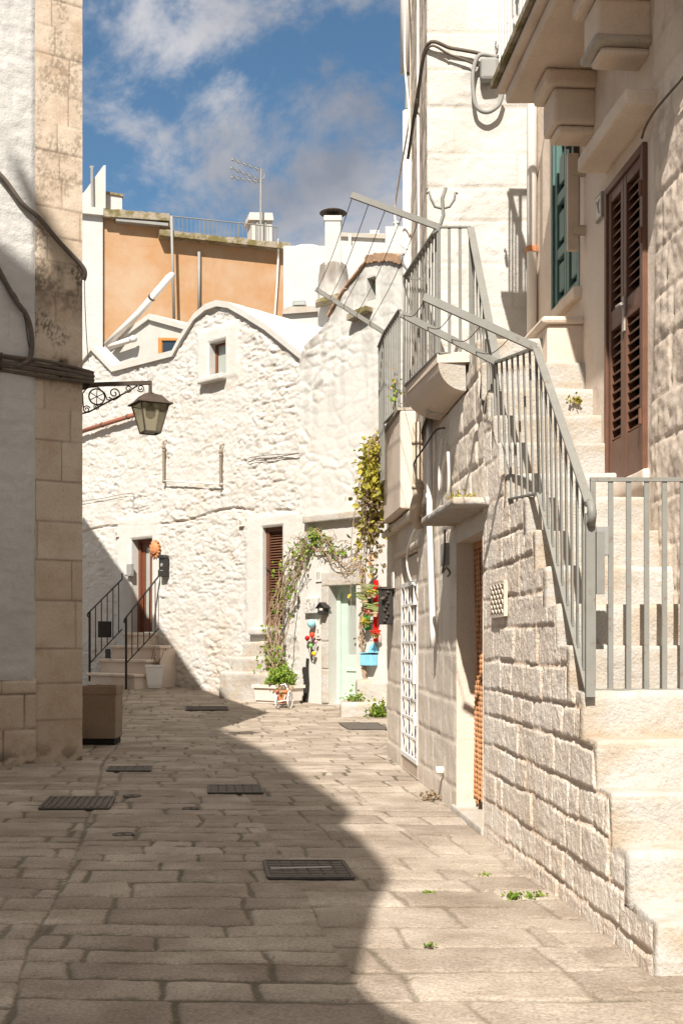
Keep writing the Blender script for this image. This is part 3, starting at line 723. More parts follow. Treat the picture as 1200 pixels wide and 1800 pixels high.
    # entrance door with a tall pane
    a, b, c, d = door; w = MB()
    z0 = c + 0.02
    w.fbox(FAC, a, a + .10, D - .0, D + .09, z0, d); w.fbox(FAC, b - .08, b, D, D + .09, z0, d); w.fbox(FAC, a + .10, b - .08, D, D + .085, d - .08, d)
    dr = w.build('door', REDBROWN, rt); lf = MB(); W_ = b - a - .18
    pa0, pa1 = a + .10 + W_ * .20, a + .10 + W_ * .48
    for (u0, u1, x0, x1) in ((a + .10, pa0, z0, d - .08), (pa1, b - .08, z0, d - .08), (pa0, pa1, z0, z0 + .35), (pa0, pa1, d - .2, d - .08)): lf.fbox(FAC, u0, u1, D - .02, D + .045, x0, x1)
    for k in range(2): lf.fbox(FAC, pa1 + .10 + .17 * k, pa1 + .13 + .17 * k, D + .045, D + .06, z0 + .2, d - .25)
    lf.build('leaf', REDBROWN, dr)
    MB().fbox(FAC, pa0, pa1, D - .0, D + .02, z0 + .35, d - .2).build('pane', PALEGLASS, dr)
    hh = MB(); hh.fbox(FAC, b - .2, b - .16, D + .045, D + .07, c + .85, c + 1.1); hh.bar(FAC.at(b - .18, D + .1, c + 1.0), FAC.at(b - .3, D + .1, c + .98), .025, .025); hh.build('handle', CAST, dr)
    # louvred shutter door
    a, b, c, d = shut; w = MB(); D2 = -.12
    w.fbox(FAC, a, a + .10, D - .02, D2 + .02, c, d); w.fbox(FAC, b - .06, b, D - .02, D2 + .02, c, d); w.fbox(FAC, a + .1, b - .06, D - .02, D2 + .02, d - .1, d); w.fbox(FAC, a + .1, b - .06, D - .02, D2 + .02, c, c + .12)
    sh = w.build('shutter', BROWNWOOD, rt); n = 34; lv = MB()
    for k in range(n):
        z = c + .14 + (d - c - .26) * k / (n - 1); lv.bar(FAC.at(a + .1, D2 - .04, z), FAC.at(b - .06, D2 - .04, z), .05, .014, side=FAC.n * 0.75 + Vector((0, 0, -.65)))
    lv.fbox(FAC, a + .09, b - .05, D - .0, D + .02, c + .1, d - .1)
    lv.build('louvre', BROWNWOOD, sh)
    hh = MB(); hh.fbox(FAC, a + .03, a + .06, D2 + .02, D2 + .04, c + 1.2, c + 1.45); hh.bar(FAC.at(a + .045, D2 + .07, c + 1.35), FAC.at(a + .16, D2 + .07, c + 1.33), .02, .02); hh.build('handle', CAST, sh)
    rblock('threshold', FAC.at(a - .35, 0.0, c - .2), FAC.u * (b - a + .4), FAC.n * .16, (0, 0, .17), WHITEWASH, rt, r=.04, amp=.01)
    # house number tile, with only faint marks
    for (px, py, w_, h_) in ((427, 918, .16, .2), (209, 938, .14, .18)):
        u, z = FAC.uz(px, py); t = MB().fbox(FAC, u - w_ / 2, u + w_ / 2, 0.0, 0.075, z - h_ / 2, z + h_ / 2).build('number_tile', PINKWHITE, rt)
        k = MB(); k.fbox(FAC, u - w_ * .3, u - w_ * .05, .075, .08, z - h_ * .28, z + h_ * .28); k.fbox(FAC, u + w_ * .08, u + w_ * .3, .075, .08, z - h_ * .28, z + h_ * .1); k.build('digit_mark', GREYBOX, t)
    u, z = FAC.uz(233, 1002); 
    ib = MB(); ib.fbox(FAC, u - .12, u + .10, .03, .10, z - .12, z + .15); ib.fbox(FAC, u - .12, u + .10, .03, .14, z - .16, z - .125); ib.build('intercom', GREYBOX, rt)
build_far_house()

# things fixed to the rubble house
def sun_face():
    u, z = FAC.uz(276, 965); c = FAC.at(u, .06, z)
    rt = thing('wall_ornament', 'orange terracotta sun face hung beside the brown entrance door', 'wall ornament', c)
    m = MB(); m.lathe(c, [(.16, -.02), (.17, .02), (.14, .06), (.08, .085), (.005, .09)], 20, FAC.n)
    for k in range(14):
        a = 2 * math.pi * k / 14; dr = FAC.u * math.cos(a) + Vector((0, 0, math.sin(a))); m.bar(c + dr * .15 + FAC.n * .0, c + dr * .225 + FAC.n * .0, .045, .04)
    m.build('disc', TERRA, rt, smooth=False)
    f = MB()
    for s in (-1, 1): f.ball(c + FAC.u * .055 * s + Vector((0, 0, .035)) + FAC.n * .075, .02, 8, 6)
    f.bar(c + FAC.n * .09 + Vector((0, 0, .03)), c + FAC.n * .09 + Vector((0, 0, -.03)), .025, .03); f.bar(c + FAC.n * .08 - FAC.u * .05 + Vector((0, 0, -.06)), c + FAC.n * .08 + FAC.u * .05 + Vector((0, 0, -.06)), .02, .02)
    f.build('face', TERRA, rt)
sun_face()
def far_letterbox():
    u, z = FAC.uz(294, 995); rt = thing('letterbox', 'narrow black wall letterbox with arched top to the right of terracotta sun face', 'letterbox', FAC.at(u, .05, z))
    m = MB(); m.fbox(FAC, u - .12, u + .12, .03, .17, z - .27, z + .19)
    m.prism([FAC.at(u + .13 * math.cos(math.pi * k / 8), .03, z + .19 + .09 * math.sin(math.pi * k / 8)) for k in range(9)], FAC.n * .16)
    m.build('body', BLACKIRON, rt, bevel=.008)
    MB().fbox(FAC, u - .09, u + .09, .17, .178, z + .15, z + .175).build('slot', DARK, rt)
    e = MB(); e.lathe(FAC.at(u, .17, z + .02), [(.05, 0), (.045, .012), (.01, .016)], 12, FAC.n); e.fbox(FAC, u - .06, u + .06, .17, .18, z - .13, z - .11); e.build('emblem', GREYBOX, rt)
far_letterbox()
def rope_hanger():
    u0, z0 = FAC.uz(293.5, 778); u1, z1 = FAC.uz(393.5, 785); zb = FAC.uz(293, 847)[1]; zb2 = FAC.uz(396, 853)[1]; o = .10
    rt = thing('rope_hanger', 'white bar hung level on two twisted ropes against the rubble wall', 'hanging bar', FAC.at((u0 + u1) / 2, .05, zb))
    def rope(u, zt, zl):
        m = MB(); P = [FAC.at(u, o, zt + (zl - zt) * i / 20) for i in range(21)]
        for ph in (0, 2.1, 4.2): m.tube([p + FAC.u * .016 * math.cos(ph + i * 1.1) + FAC.n * .016 * math.sin(ph + i * 1.1) for i, p in enumerate(P)], .017, 5)
        m.ball(FAC.at(u, o, zt - .13), .05, 10, 7, 1.3); m.ball(FAC.at(u, o, zt - .22), .042, 10, 7, 1.0)
        m.tube([FAC.at(u, 0.0, zt + .06), FAC.at(u, o, zt + .02), FAC.at(u, o, zt - .08)], .02, 6)
        m.ball(FAC.at(u, o, zl), .045, 10, 7); m.build('rope', STEM_ROPE, rt)
    rope(u0, z0, zb); rope(u1, z1, zb2)
    MB().tube([FAC.at(u0 - .06, o, zb + .02), FAC.at(u1 + .06, o, zb2 + .02)], .015, 8).build('bar', WHITEMETAL, rt, smooth=True)
STEM_ROPE = paint('hemp_rope', (0.30, 0.24, 0.17), 0.95, 0.3, 30)
rope_hanger()
cable('cable', [FAC.hit(x, y, .07) for x, y in ((437, 812), (455, 806), (476, 805), (500, 801), (540, 794), (580, 785), (640, 776), (700, 772))], .012, 'dark wire crossing the pale wall above the brown louvred shutter', seg=5)
cable('cable', [FAC.hit(x, y, .07) for x, y in ((436, 805), (470, 800), (520, 797), (560, 791))], .008, 'upper thin wire beside the dark wire above the louvred shutter', seg=5)
cable('cable', [FAC.hit(x, y, .06) for x, y in ((140, 882), (180, 876), (233, 868), (234, 893), (262, 888))], .007, 'thin wire sagging across rubble wall above the entrance door', seg=5)
def drain():
    a, b = FAC.hit(120, 766, .14), FAC.hit(246, 726, .14)
    rt = thing('drainpipe', 'red-brown drainpipe slanting down the rubble wall behind the street lamp', 'drainpipe', b)
    MB().tube([b + Vector((0, 0, .05)) - FAC.n * .12, b, a], .06, 10).build('pipe', COPPERPIPE, rt, smooth=True)
    c = MB()
    for t in (.15, .5, .85):
        p = a.lerp(b, t); c.tube([p - (b - a).normalized() * .02, p + (b - a).normalized() * .02], .072, 10); c.bar(p, p - FAC.n * .15, .02, .02)
    c.build('clamp', RUSTIRON, rt)
drain()

# entrance steps and their two railings
def entry():
    rt = thing('entrance_steps', 'four limestone entrance steps climbing to the brown glazed door', 'steps', FAC.hit(200, 1195, .8))
    lv = [(150, 236, 1182, 1.15), (172, 257, 1158, .84), (192, 281, 1134, .53), (214, 268, 1112, .22)]
    for i, (x0, x1, y, o) in enumerate(lv):
        (u0, z), (u1, _) = FAC.uz(x0, y, o), FAC.uz(x1, y, o)
        rblock('tread', FAC.at(u0, o - .36 if i < 3 else -0.3, z - .085), FAC.u * (u1 - u0), FAC.n * (.36 if i < 3 else .52), (0, 0, .085), SMOOTHSTONE, rt, r=.03, amp=.004, seed=i)
        MB().fbox(FAC, u0 + .06, u1 - .05, -0.05, o - .05, -0.1, z - .086).build('riser', SMOOTHSTONE, rt)
    specs = [('black iron handrail on the left of the entrance steps carrying dark panels', 158, 1180, 1.1, 1075, 215, 1018, 1106, True),
             ('black iron handrail on the right of the entrance steps beside white flowerpot', 222, 1206, 1.2, 1085, 279, 1013, 1105, False)]
    for lab, px, yb, o, yt, qx, qt, qb, plaque in specs:
        base = FAC.hit(px, yb, o); top = FAC.hit(px, yt, o)
        e1 = FAC.hit(qx, qt, .10); e0 = FAC.hit(qx, qb, .10); l0 = FAC.hit(px, yb - 14 if not plaque else yb - 14, o)
        if not plaque: l0 = FAC.hit(px, 1166, o)
        r = thing('handrail', lab, 'handrail', base, 'iron handrails of the entrance steps')
        MB().bar(base + Vector((0, 0, -.25)), top, .05, .05).build('post', BLACKIRON, r)
        h = MB(); h.bar(top, e1, .05, .022); h.bar(e1, e1 + Vector((0, 0, .16)), .03, .03); out = (top - e1).normalized()
        h.tube([top, top + out * .07, top + out * .10 + Vector((0, 0, -.05)), top + out * .06 + Vector((0, 0, -.1)), top + Vector((0, 0, -.09))], .018, 6)
        h.build('top_rail', BLACKIRON, r)
        MB().bar(l0, e0, .03, .02).build('bottom_rail', BLACKIRON, r)
        for k in range(1, 6):
            t = k / 5.6; MB().bar(l0.lerp(e0, t), top.lerp(e1, t), .022, .022).build('baluster', BLACKIRON, r)
        if plaque:
            p = l0.lerp(e0, .36); q = top.lerp(e1, .36); d = (e0 - l0); d.z = 0; d.normalize(); m_ = p.lerp(q, .42)
            s = FAC.u
            for (cx, cz, w, hgt) in ((m_ + d * .10, 0.0, .40, .42), (FAC.hit(190, 1149, .9), 0, .2, .24)):
                MB().bar(cx + Vector((0, 0, cz - hgt / 2)), cx + Vector((0, 0, cz + hgt / 2)), w if w > .3 else .2, .03, side=(d if w > .3 else FAC.u)).build('panel', BLACKIRON, r)
entry()
def white_pot():
    c = FAC.hit(272, 1205, .55); c.z = gz(c.y); rt = thing('flowerpot', 'square white ribbed flowerpot with a bare dry shrub by entrance steps', 'flowerpot', c)
    m = MB(); Y = c.y; w = 17 * Y / FPX; h = 37 * Y / FPX; pr = []
    for i in range(9):
        t = i / 8; r = w * (.78 + .22 * t) * 1.3; pr += [(r, .06 + (h - .06) * t), (r * 1.02, .06 + (h - .06) * (t + .09))] if i < 8 else [(r * 1.06, h), (r * 1.06, h + .05), (r * .94, h + .05), (r * .9, h - .02)]
    m.lathe(c, [(w * .9, 0.0), (w * .9, .06)] + pr, 4, rot=math.radians(45 + 8)); m.build('pot', WHITEMETAL, rt)
    MB().lathe(c + Vector((0, 0, h - .03)), [(w * 1.2, 0), (w * 1.2, .01)], 4, rot=math.radians(53)).build('soil', SOIL, rt)
    s = MB(); rng = random.Random(3); tips = []
    for k in range(7):
        p = c + Vector((rng.uniform(-.1, .1), rng.uniform(-.1, .1), h)); pts = [p]; dd = Vector((rng.uniform(-.4, .4), rng.uniform(-.3, .3), 1))
        for i in range(9):
            dd = (dd + Vector((rng.uniform(-.5, .5), rng.uniform(-.4, .4), rng.uniform(-.1, .25)))).normalized(); p = p + dd * rng.uniform(.06, .12); pts.append(p)
        s.tube(pts, [.012 - .0011 * i for i in range(len(pts))], 5); tips += pts[4:]
    st = s.build('stem', STEM, rt); leaf_mesh('leaf', tips[::2], .05, LEAFDRY, rt, 5)
white_pot()
# whitewashed mounting steps under the shutter door
def mount_steps():
    rt = thing('doorsteps', 'lumpy whitewashed stone steps under the brown louvred shutter', 'steps', FAC.hit(430, 1222, .6))
    for i, (x0, x1, y, o) in enumerate(((384, 470, 1180, .80), (404, 474, 1154, .55), (424, 478, 1128, .30))):
        (u0, z), (u1, _) = FAC.uz(x0, y, o), FAC.uz(x1, y, o)
        rblock('step', FAC.at(u0, -.15, -.1 + .02 * i), FAC.u * (u1 - u0), FAC.n * (o + .15), (0, 0, z + .1 - .02 * i), STEPSTONE, rt, r=.07, amp=.03, seed=i + 5, fr=3.5)
mount_steps()

# ------------------------------------------------------------------ white house with the mint door (same wall line, nearer end)
WO = 0.09       # it stands a little proud of the rubble house
def build_mint_house():
    rt = thing('white_house', 'white house with mint door and a tall sloping buttress-like roofline', 'house', FAC.hit(570, 1240, WO))
    wt = [(527, 628), (536, 606), (552, 592), (566, 580), (580, 556), (594, 530), (612, 503), (634, 476), (650, 456), (662, 452), (705, 455), (716, 470), (745, 520), (820, 560)]
    pts = [FAC.uz(x, y, WO) for x, y in wt]; uu = np.array([p[0] for p in pts]); zz = np.array([p[1] for p in pts])
    def top(u): return np.interp(u, uu, zz)
    def rect(x0, y0, x1, y1, o=WO):
        xm = (x0 + x1) / 2; return (FAC.uz(x0, y0, o)[0], FAC.uz(x1, y0, o)[0], FAC.uz(xm, y1, o)[1], FAC.uz(xm, y0, o)[1])
    door = rect(578, 1029, 626, 1238); slot = rect(645, 487, 660, 527)
    holes = [door, slot]
    us = lines(uu[0], uu[-1], 0.028, [h[0] for h in holes] + [h[1] for h in holes]); zs = lines(-.2, zz.max() + .02, .028, [h[2] for h in holes] + [h[3] for h in holes])
    zc = FAC.uz(590, 915, WO)[1]
    def hf(U, Z):
        f1, f2, r = worley((U + .1 * fbm(U * 2, Z * 2, 3)) / .42, (Z + .1 * fbm(U * 2, Z * 2, 4)) / .26, 25); g = f2 - f1
        upm = sstep(zc - .05, zc + .15, Z) * (0.35 + 0.65 * sstep(.38, .62, fbm(U * .8, Z * .8, 41)))
        right = sstep(2.5, 2.0, U)
        h = upm * (.026 * sstep(.02, .4, g) * (.3 + .8 * r) * right + .03 * (fbm(U * 5, Z * 5, 42, 5) - .5) + .02 * (fbm(U * 16, Z * 16, 43, 3) - .5)) + .010 * (fbm(U * 3, Z * 3, 44) - .5)
        edge = sstep(.55, .0, top(U) - Z) * sstep(6.0, 7.2, Z)
        dirt = edge * sstep(.40, .6, fbm(U * 4, Z * 4, 45)) * .45 + .16 * sstep(.52, .62, fbm(U * 7, Z * .9, 49)) * sstep(5.5, 7, Z)
        return h, {'tone': .6 + .4 * r * upm, 'joint': np.clip((1 - sstep(0, .1, g)) * .2 * upm + edge * .25, 0, 1), 'dirt': dirt}
    relief('wall', FAC, us, zs, hf, PLASTER, rt, holes, top, WO)
    e = MB(); a = FAC.at(uu[0], WO, -.2); z1 = float(zz[0])
    e.add([a, FAC.at(uu[0], -.05, -.2), FAC.at(uu[0], -.05, z1), FAC.at(uu[0], WO, z1)], [(0, 1, 2, 3)])
    D = WO - .34
    for (x0, x1, z0, z2) in holes:
        for p, q in (((x0, z0), (x0, z2)), ((x0, z2), (x1, z2)), ((x1, z2), (x1, z0)), ((x1, z0), (x0, z0))):
            e.add([FAC.at(p[0], WO + .004, p[1]), FAC.at(q[0], WO + .004, q[1]), FAC.at(q[0], D - .06, q[1]), FAC.at(p[0], D - .06, p[1])], [(0, 1, 2, 3)])
    x0, x1, z0, z2 = slot; e.fbox(FAC, x0 - .05, x1 + .05, D - .1, D - .06, z0 - .05, z2 + .05)
    # thickness of the sloping top and the rear
    top_in = []
    for i in range(len(uu) - 1):
        p, q = FAC.at(uu[i], WO, zz[i]), FAC.at(uu[i + 1], WO, zz[i + 1]); b = -FAC.n * .35
        e.add([p, q, q + b, p + b], [(0, 1, 2, 3)])
    e.build('reveal', PLASTER, rt)
    # terracotta tile ends along the slope
    tl = MB(); rng = random.Random(9)
    for (i0, i1, n) in ((4, 8, 11),):
        for k in range(n):
            u = uu[i0] + (uu[i1] - uu[i0]) * (k + .5) / n; z = float(top(u)); s = (top(u + .05) - top(u - .05)) / .1
            if rng.random() < .25: continue
            d = (FAC.u + Vector((0, 0, s))).normalized(); c = FAC.at(u, WO - .1, z + .02)
            tl.bar(c - d * .12, c + d * .13, .36, .035, side=FAC.n)
    for k in range(9):
        u = uu[8] + (uu[10] - uu[8]) * k / 8; z = float(top(u)); c = FAC.at(u, WO - .1, z + .03)
        tl.tube([c + FAC.n * .18 + Vector((0, 0, -.02 - .05 * rng.random())), c - FAC.n * .6 + Vector((0, 0, .12))], .09, 7)
    tl.build('roof_tile', TILE, rt)
    led = [FAC.hit(x, y, WO - .02) for x, y in ((623, 567), (623, 557), (636, 549), (656, 541), (656, 549), (638, 559))]
    MB().prism(led, FAC.n * .24).build('ledge', MOSSY, rt)
    # cornice over the door zone
    u0, z0 = FAC.uz(540, 921, WO); u1, _ = FAC.uz(650, 905, WO)
    rblock('cornice', FAC.at(u0, WO - .05, z0 - .0), FAC.u * (u1 - u0), FAC.n * .20, (0, 0, .17), STEPSTONE, rt, r=.03, amp=.015)
    # stone jamb of the door
    (a, b, c, d) = door; j = MB(); uj = FAC.uz(566, 1100, WO)[0]
    zz_ = [c, c + .75, c + 1.35, c + 2.0, d]
    for k in range(4): rblock('jamb_stone', FAC.at(uj, WO - .05, zz_[k] + .006), FAC.u * (a - uj - .004), FAC.n * .075, (0, 0, zz_[k + 1] - zz_[k] - .012), STEPSTONE, rt, r=.012, amp=.004, seed=k + 2, tone=.9)
    rblock('lintel_stone', FAC.at(uj, WO - .05, d + .006), FAC.u * (b - uj + .3), FAC.n * .072, (0, 0, .3), STEPSTONE, rt, r=.012, amp=.004, tone=.9)
    # mint door
    w = MB()
    for (x0, x1, z0, z2) in ((a, a + .10, c, d), (b - .06, b, c, d), (a + .1, b - .06, d - .14, d)): w.fbox(FAC, x0, x1, D, D + .10, z0, z2)
    dr = w.build('door', MINT, rt); lf = MB(); la, lb = a + .10, b - .06; pa0, pa1 = la + .18, lb - .16; pz0, pz1 = c + 1.05, d - .32
    for (x0, x1, z0, z2) in ((la, pa0, c, d - .14), (pa1, lb, c, d - .14), (pa0, pa1, c, pz0), (pa0, pa1, pz1, d - .14)): lf.fbox(FAC, x0, x1, D - .02, D + .05, z0, z2)
    lf.fbox(FAC, pa0 - .02, pa1 + .02, D + .05, D + .075, pz0 - .35, pz0 - .29); lf.fbox(FAC, pa0 + .04, pa1 - .04, D + .05, D + .065, c + .2, pz0 - .45)
    lf.build('leaf', MINT, dr, bevel=.006)
    pn = MB(); pn.fbox(FAC, pa0, pa1, D - .005, D + .012, pz0, pz1); pn.build('pane', PALEGLASS, dr)
    h = MB(); h.fbox(FAC, lb - .12, lb - .08, D + .05, D + .07, c + 1.2, c + 1.5); h.bar(FAC.at(lb - .1, D + .11, c + 1.42), FAC.at(lb - .24, D + .11, c + 1.40), .03, .03); h.build('handle', CAST, dr)
    # small tile
    u, z = FAC.uz(561, 1012, WO); t = MB().fbox(FAC, u - .09, u + .09, WO, WO + .03, z - .13, z + .13).build('number_tile', PINKWHITE, rt)
    k = MB(); k.fbox(FAC, u - .05, u - .01, WO + .03, WO + .034, z - .08, z + .08); k.fbox(FAC, u + .02, u + .05, WO + .03, WO + .034, z - .08, z + .08); k.build('digit_mark', GREYBOX, t)
    u, z = FAC.uz(561.5, 1113, WO); ib = MB().fbox(FAC, u - .07, u + .06, WO, WO + .04, z - .12, z + .14).build('doorbell', PINKWHITE, rt)
    k = MB(); k.fbox(FAC, u - .04, u + .02, WO + .04, WO + .045, z - .0, z + .09); k.fbox(FAC, u - .05, u + .05, WO + .04, WO + .045, z - .09, z - .05); k.build('bell_plate', GREYBOX, ib)
build_mint_house()
def FW(px, py, o=0.0): return FAC.hit(px, py, WO + o)
def door_steps():
    rt = thing('doorsteps', 'two rough stone blocks forming steps before the mint door', 'steps', (0.5, 23.4, gz(23.4)))
    z0 = gz(23) - .1
    rblock('step', (-0.02, 23.2, z0), (1.9, 0, 0), (0, 1.6, 0), (0, 0, EYE + (HORY - 1236) * 23.2 / FPX - z0), STEPSTONE, rt, r=.06, amp=.03, seed=3, fr=3.5)
    rblock('step', (0.30, 24.0, z0), (1.8, 0, 0), (0, 1.2, 0), (0, 0, EYE + (HORY - 1196) * 24.0 / FPX - z0), STEPSTONE, rt, r=.07, amp=.03, seed=4, fr=3.5)
door_steps()
# relief plaque
def plaque():
    u0, z1 = FAC.uz(540, 1050, WO); u1, z0 = FAC.uz(563, 1078, WO)
    rt = thing('relief_plaque', 'small white relief plaque above the light blue ceramic balloon', 'plaque', FW(551, 1064))
    rblock('slab', FAC.at(u0, WO - .01, z0), FAC.u * (u1 - u0), FAC.n * .12, (0, 0, z1 - z0), PLASTER, rt, r=.015, amp=.004)
    m = MB(); rng = random.Random(8)
    for k in range(16):
        u = u0 + (u1 - u0) * rng.uniform(.15, .85); z = z0 + (z1 - z0) * rng.uniform(.15, .85); a = rng.uniform(0, 3.14); d = FAC.u * math.cos(a) + Vector((0, 0, math.sin(a)))
        m.bar(FAC.at(u, WO + .11, z) - d * .03, FAC.at(u, WO + .11, z) + d * .03, .012, .012)
    m.build('carving', GREYBOX, rt)
plaque()
for nm, x, y, r, c, lb in (('b', 547, 1096.5, 7.6, (0.30, 0.62, 0.70), 'large light blue ceramic balloon on white wall'), ('b', 540, 1122, 4.7, (0.42, 0.006, 0.01), 'glossy dark red ceramic ball balloon beside the orange-red one'),
                       ('b', 548.5, 1116.5, 5.0, (0.72, 0.06, 0.02), 'orange-red ceramic balloon just below the blue balloon'), ('b', 555.5, 1128, 2.9, (0.66, 0.33, 0.36), 'small pale pink ceramic balloon'),
                       ('b', 546, 1135, 3.6, (0.20, 0.50, 0.13), 'small green ceramic balloon'), ('b', 551.5, 1149, 4.0, (0.85, 0.52, 0.02), 'yellow ceramic balloon, lowest of the wall balloons')):
    p = FW(x, y, .12); R = r * p.y / FPX; rt = thing('balloon', lb, 'wall ornament', p, 'ceramic balloons on the white wall')
    m = MB(); m.lathe(p, [(.004, -R * 1.25), (R * .35, -R * .95), (R * .8, -R * .45), (R, .1 * R), (R * .85, R * .6), (R * .45, R * .93), (.004, R * 1.03)], 16)
    m.build('bulb', paint('balloon_glaze', c, 0.25, 0.05), rt, smooth=True)
    MB().tube([p + Vector((0, 0, -R * 1.15)), p + Vector((0, 0, -R * 1.6)), FW(547, 1162, .02)], .007, 5).build('string', RUSTIRON, rt)
def figure():
    rt = thing('wall_figure', 'flat dark wooden figure stretching one arm up toward the ceramic balloons', 'wall ornament', FW(539, 1240, .03))
    out = [(536, 1239), (541, 1240), (541.5, 1232), (543.5, 1214), (544, 1200), (543, 1185), (542.8, 1172), (543.6, 1158), (541, 1157), (540.2, 1165), (540, 1176), (538.6, 1178), (537.6, 1173), (535.4, 1172), (533.6, 1176), (534.2, 1183), (535.4, 1187), (534.4, 1193), (536.4, 1192), (537.2, 1197), (535.4, 1204), (533.4, 1207), (535.6, 1213), (536, 1222), (535.4, 1232)]
    MB().prism([FW(x, y, .004) for x, y in out], FAC.n * .05).build('silhouette', BLACKIRON, rt)
figure()
def bird_letterbox():
    u, z = FAC.uz(574, 1072, WO); k = .62; rt = thing('letterbox', 'black house-shaped letterbox beside the mint door', 'letterbox', FW(574, 1072))
    m = MB(); m.prism([FAC.at(u + a * k, WO + .03, z + b * k) for a, b in ((-.16, -.17), (.14, -.17), (.14, .08), (-.01, .22), (-.16, .08))], FAC.n * .14); m.build('body', BLACKIRON, rt)
    r = MB(); r.bar(FAC.at(u - .23 * k, WO + .105, z + .05 * k), FAC.at(u - .01, WO + .105, z + .25 * k), .20, .02, side=FAC.n); r.bar(FAC.at(u + .21 * k, WO + .105, z + .05 * k), FAC.at(u - .01, WO + .105, z + .25 * k), .20, .02, side=FAC.n); r.build('roof', BLACKIRON, rt)
    MB().fbox(FAC, u - .045, u + .05, WO + .17, WO + .176, z - .015, z + .03).build('name_plate', PINKWHITE, rt)
bird_letterbox()
def blue_letterbox():
    u0, z1 = FAC.uz(642, 1148, WO); u1, z0 = FAC.uz(664, 1170, WO); rt = thing('letterbox', 'light blue letterbox with raised back plate below the red board', 'letterbox', FW(653, 1158))
    m = MB(); m.fbox(FAC, u0 + .03, u1, WO + .01, WO + .2, z0, z1 - .03); m.build('body', BLUEPAINT, rt, bevel=.012)
    l = MB(); l.bar(FAC.at(u0, WO + .10, z1 - .0), FAC.at(u1 + .02, WO + .10, z1 + .02), .24, .02, side=FAC.n); l.build('lid', BLUEPAINT, rt)
    MB().prism([FAC.at(u0 + (u1 - u0) * a, WO + .012, z1 + b) for a, b in ((.35, 0), (1, 0), (1, .12), (.85, .2), (.6, .2), (.4, .12))], FAC.n * .03).build('back_plate', BLUEPAINT, rt)
blue_letterbox()
def board(lab, mat, x0, y0, x1, y1):
    u0, z1 = FAC.uz(x0, y0, WO); u1, z0 = FAC.uz(x1, y1, WO); rt = thing('plant_board', lab, 'board', FW((x0 + x1) / 2, y1))
    MB().fbox(FAC, u0, u1, WO + .03, WO + .07, z0, z1).build('panel', mat, rt, bevel=.004)
    b = MB()
    for z in (z0 + .15, z1 - .15): b.fbox(FAC, u0 + .02, u1 - .02, WO - .0, WO + .03, z, z + .03)
    b.build('batten', RUSTIRON, rt)
board('tall red painted board carrying hanging plant pots beside the corner', REDPAINT, 659.5, 1020, 666.5, 1128)
board('green painted board behind the hanging cactus pots', GREENFLAT, 644.5, 1042, 652, 1108)
POTS = [(650, 1012, 'cactus', 'topmost small clay pot with an orange sprig left of red board'), (649, 1048, 'cactus', 'grey clay pot of tall cactus in front of green board'), (657, 1046, 'succ', 'clay pot with spiky plant touching the red board top'),
        (642, 1060, 'cactus', 'clay pot with a broad green cactus left of the green board'), (650, 1080, 'flower', 'small clay pot with pink flowers before the green board'), (659, 1080, 'cactus', 'clay pot holding a tall pale cactus before the red board'),
        (643, 1098, 'succ', 'clay pot of yellow succulents left of the green board bottom'), (658, 1118, 'flower', 'lowest clay pot full of red flowers above the blue letterbox')]
for i, (x, y, kind, lb) in enumerate(POTS):
    p = FW(x, y, .22); s = p.y / FPX; rt = thing('hanging_pot', lb, 'plant pot', p, 'small pots hung on the boards'); r = 4.6 * s; h = 8.5 * s
    MB().lathe(p - Vector((0, 0, h / 2)), [(r * .65, 0), (r * .9, h * .68), (r * 1.08, h * .68), (r * 1.1, h), (r * .95, h), (r * .9, h * .8)], 14).build('pot', POTCLAY, rt, smooth=False)
    MB().tube([p + FAC.n * r * .6 + Vector((0, 0, h * .3)), p - FAC.n * r * 1.1 + Vector((0, 0, h * .3)), p - FAC.n * .2 + Vector((0, 0, h * .3))], .007, 5).build('hook', RUSTIRON, rt)
    t = p + Vector((0, 0, h * .35)); rng = random.Random(i)
    if kind == 'cactus':
        m = MB()
        for k in range(3 if i not in (0,) else 1):
            dx = Vector((rng.uniform(-.6, .6) * r, rng.uniform(-.3, .3) * r, 0)); hh = rng.uniform(1.2, 2.6) * h; pts = [t + dx + Vector((.06 * rng.uniform(-1, 1) * j, 0, hh * j / 5)) * 1.0 for j in range(6)]
            m.tube(pts, [r * .36, r * .46, r * .5, r * .46, r * .38, r * .16], 8)
        m.build('cactus', CACTUS, rt, smooth=True)
        if i == 0: leaf_mesh('flower', [t + Vector((rng.uniform(-.05, .05), rng.uniform(-.05, .05), rng.uniform(.15, .4))) for _ in range(14)], .07, foliage('orange_sprig', (.5, .14, .02), (.7, .3, .05)), rt, 3)
    else:
        pts = [t + Vector((rng.gauss(0, r * .75), rng.gauss(0, r * .6), rng.uniform(0, h * .9))) for _ in range(70)]
        mt = LEAFYEL if kind == 'succ' else (foliage('red_petals', (.5, .03, .02), (.75, .12, .06)) if i == 7 else foliage('pink_petals', (.6, .12, .12), (.7, .3, .25)))
        leaf_mesh('flower' if kind == 'flower' else 'leaf', pts, .07, mt, rt, i); leaf_mesh('leaf', [q - Vector((0, 0, .05)) for q in pts[:30]], .06, LEAF, rt, i + 9)
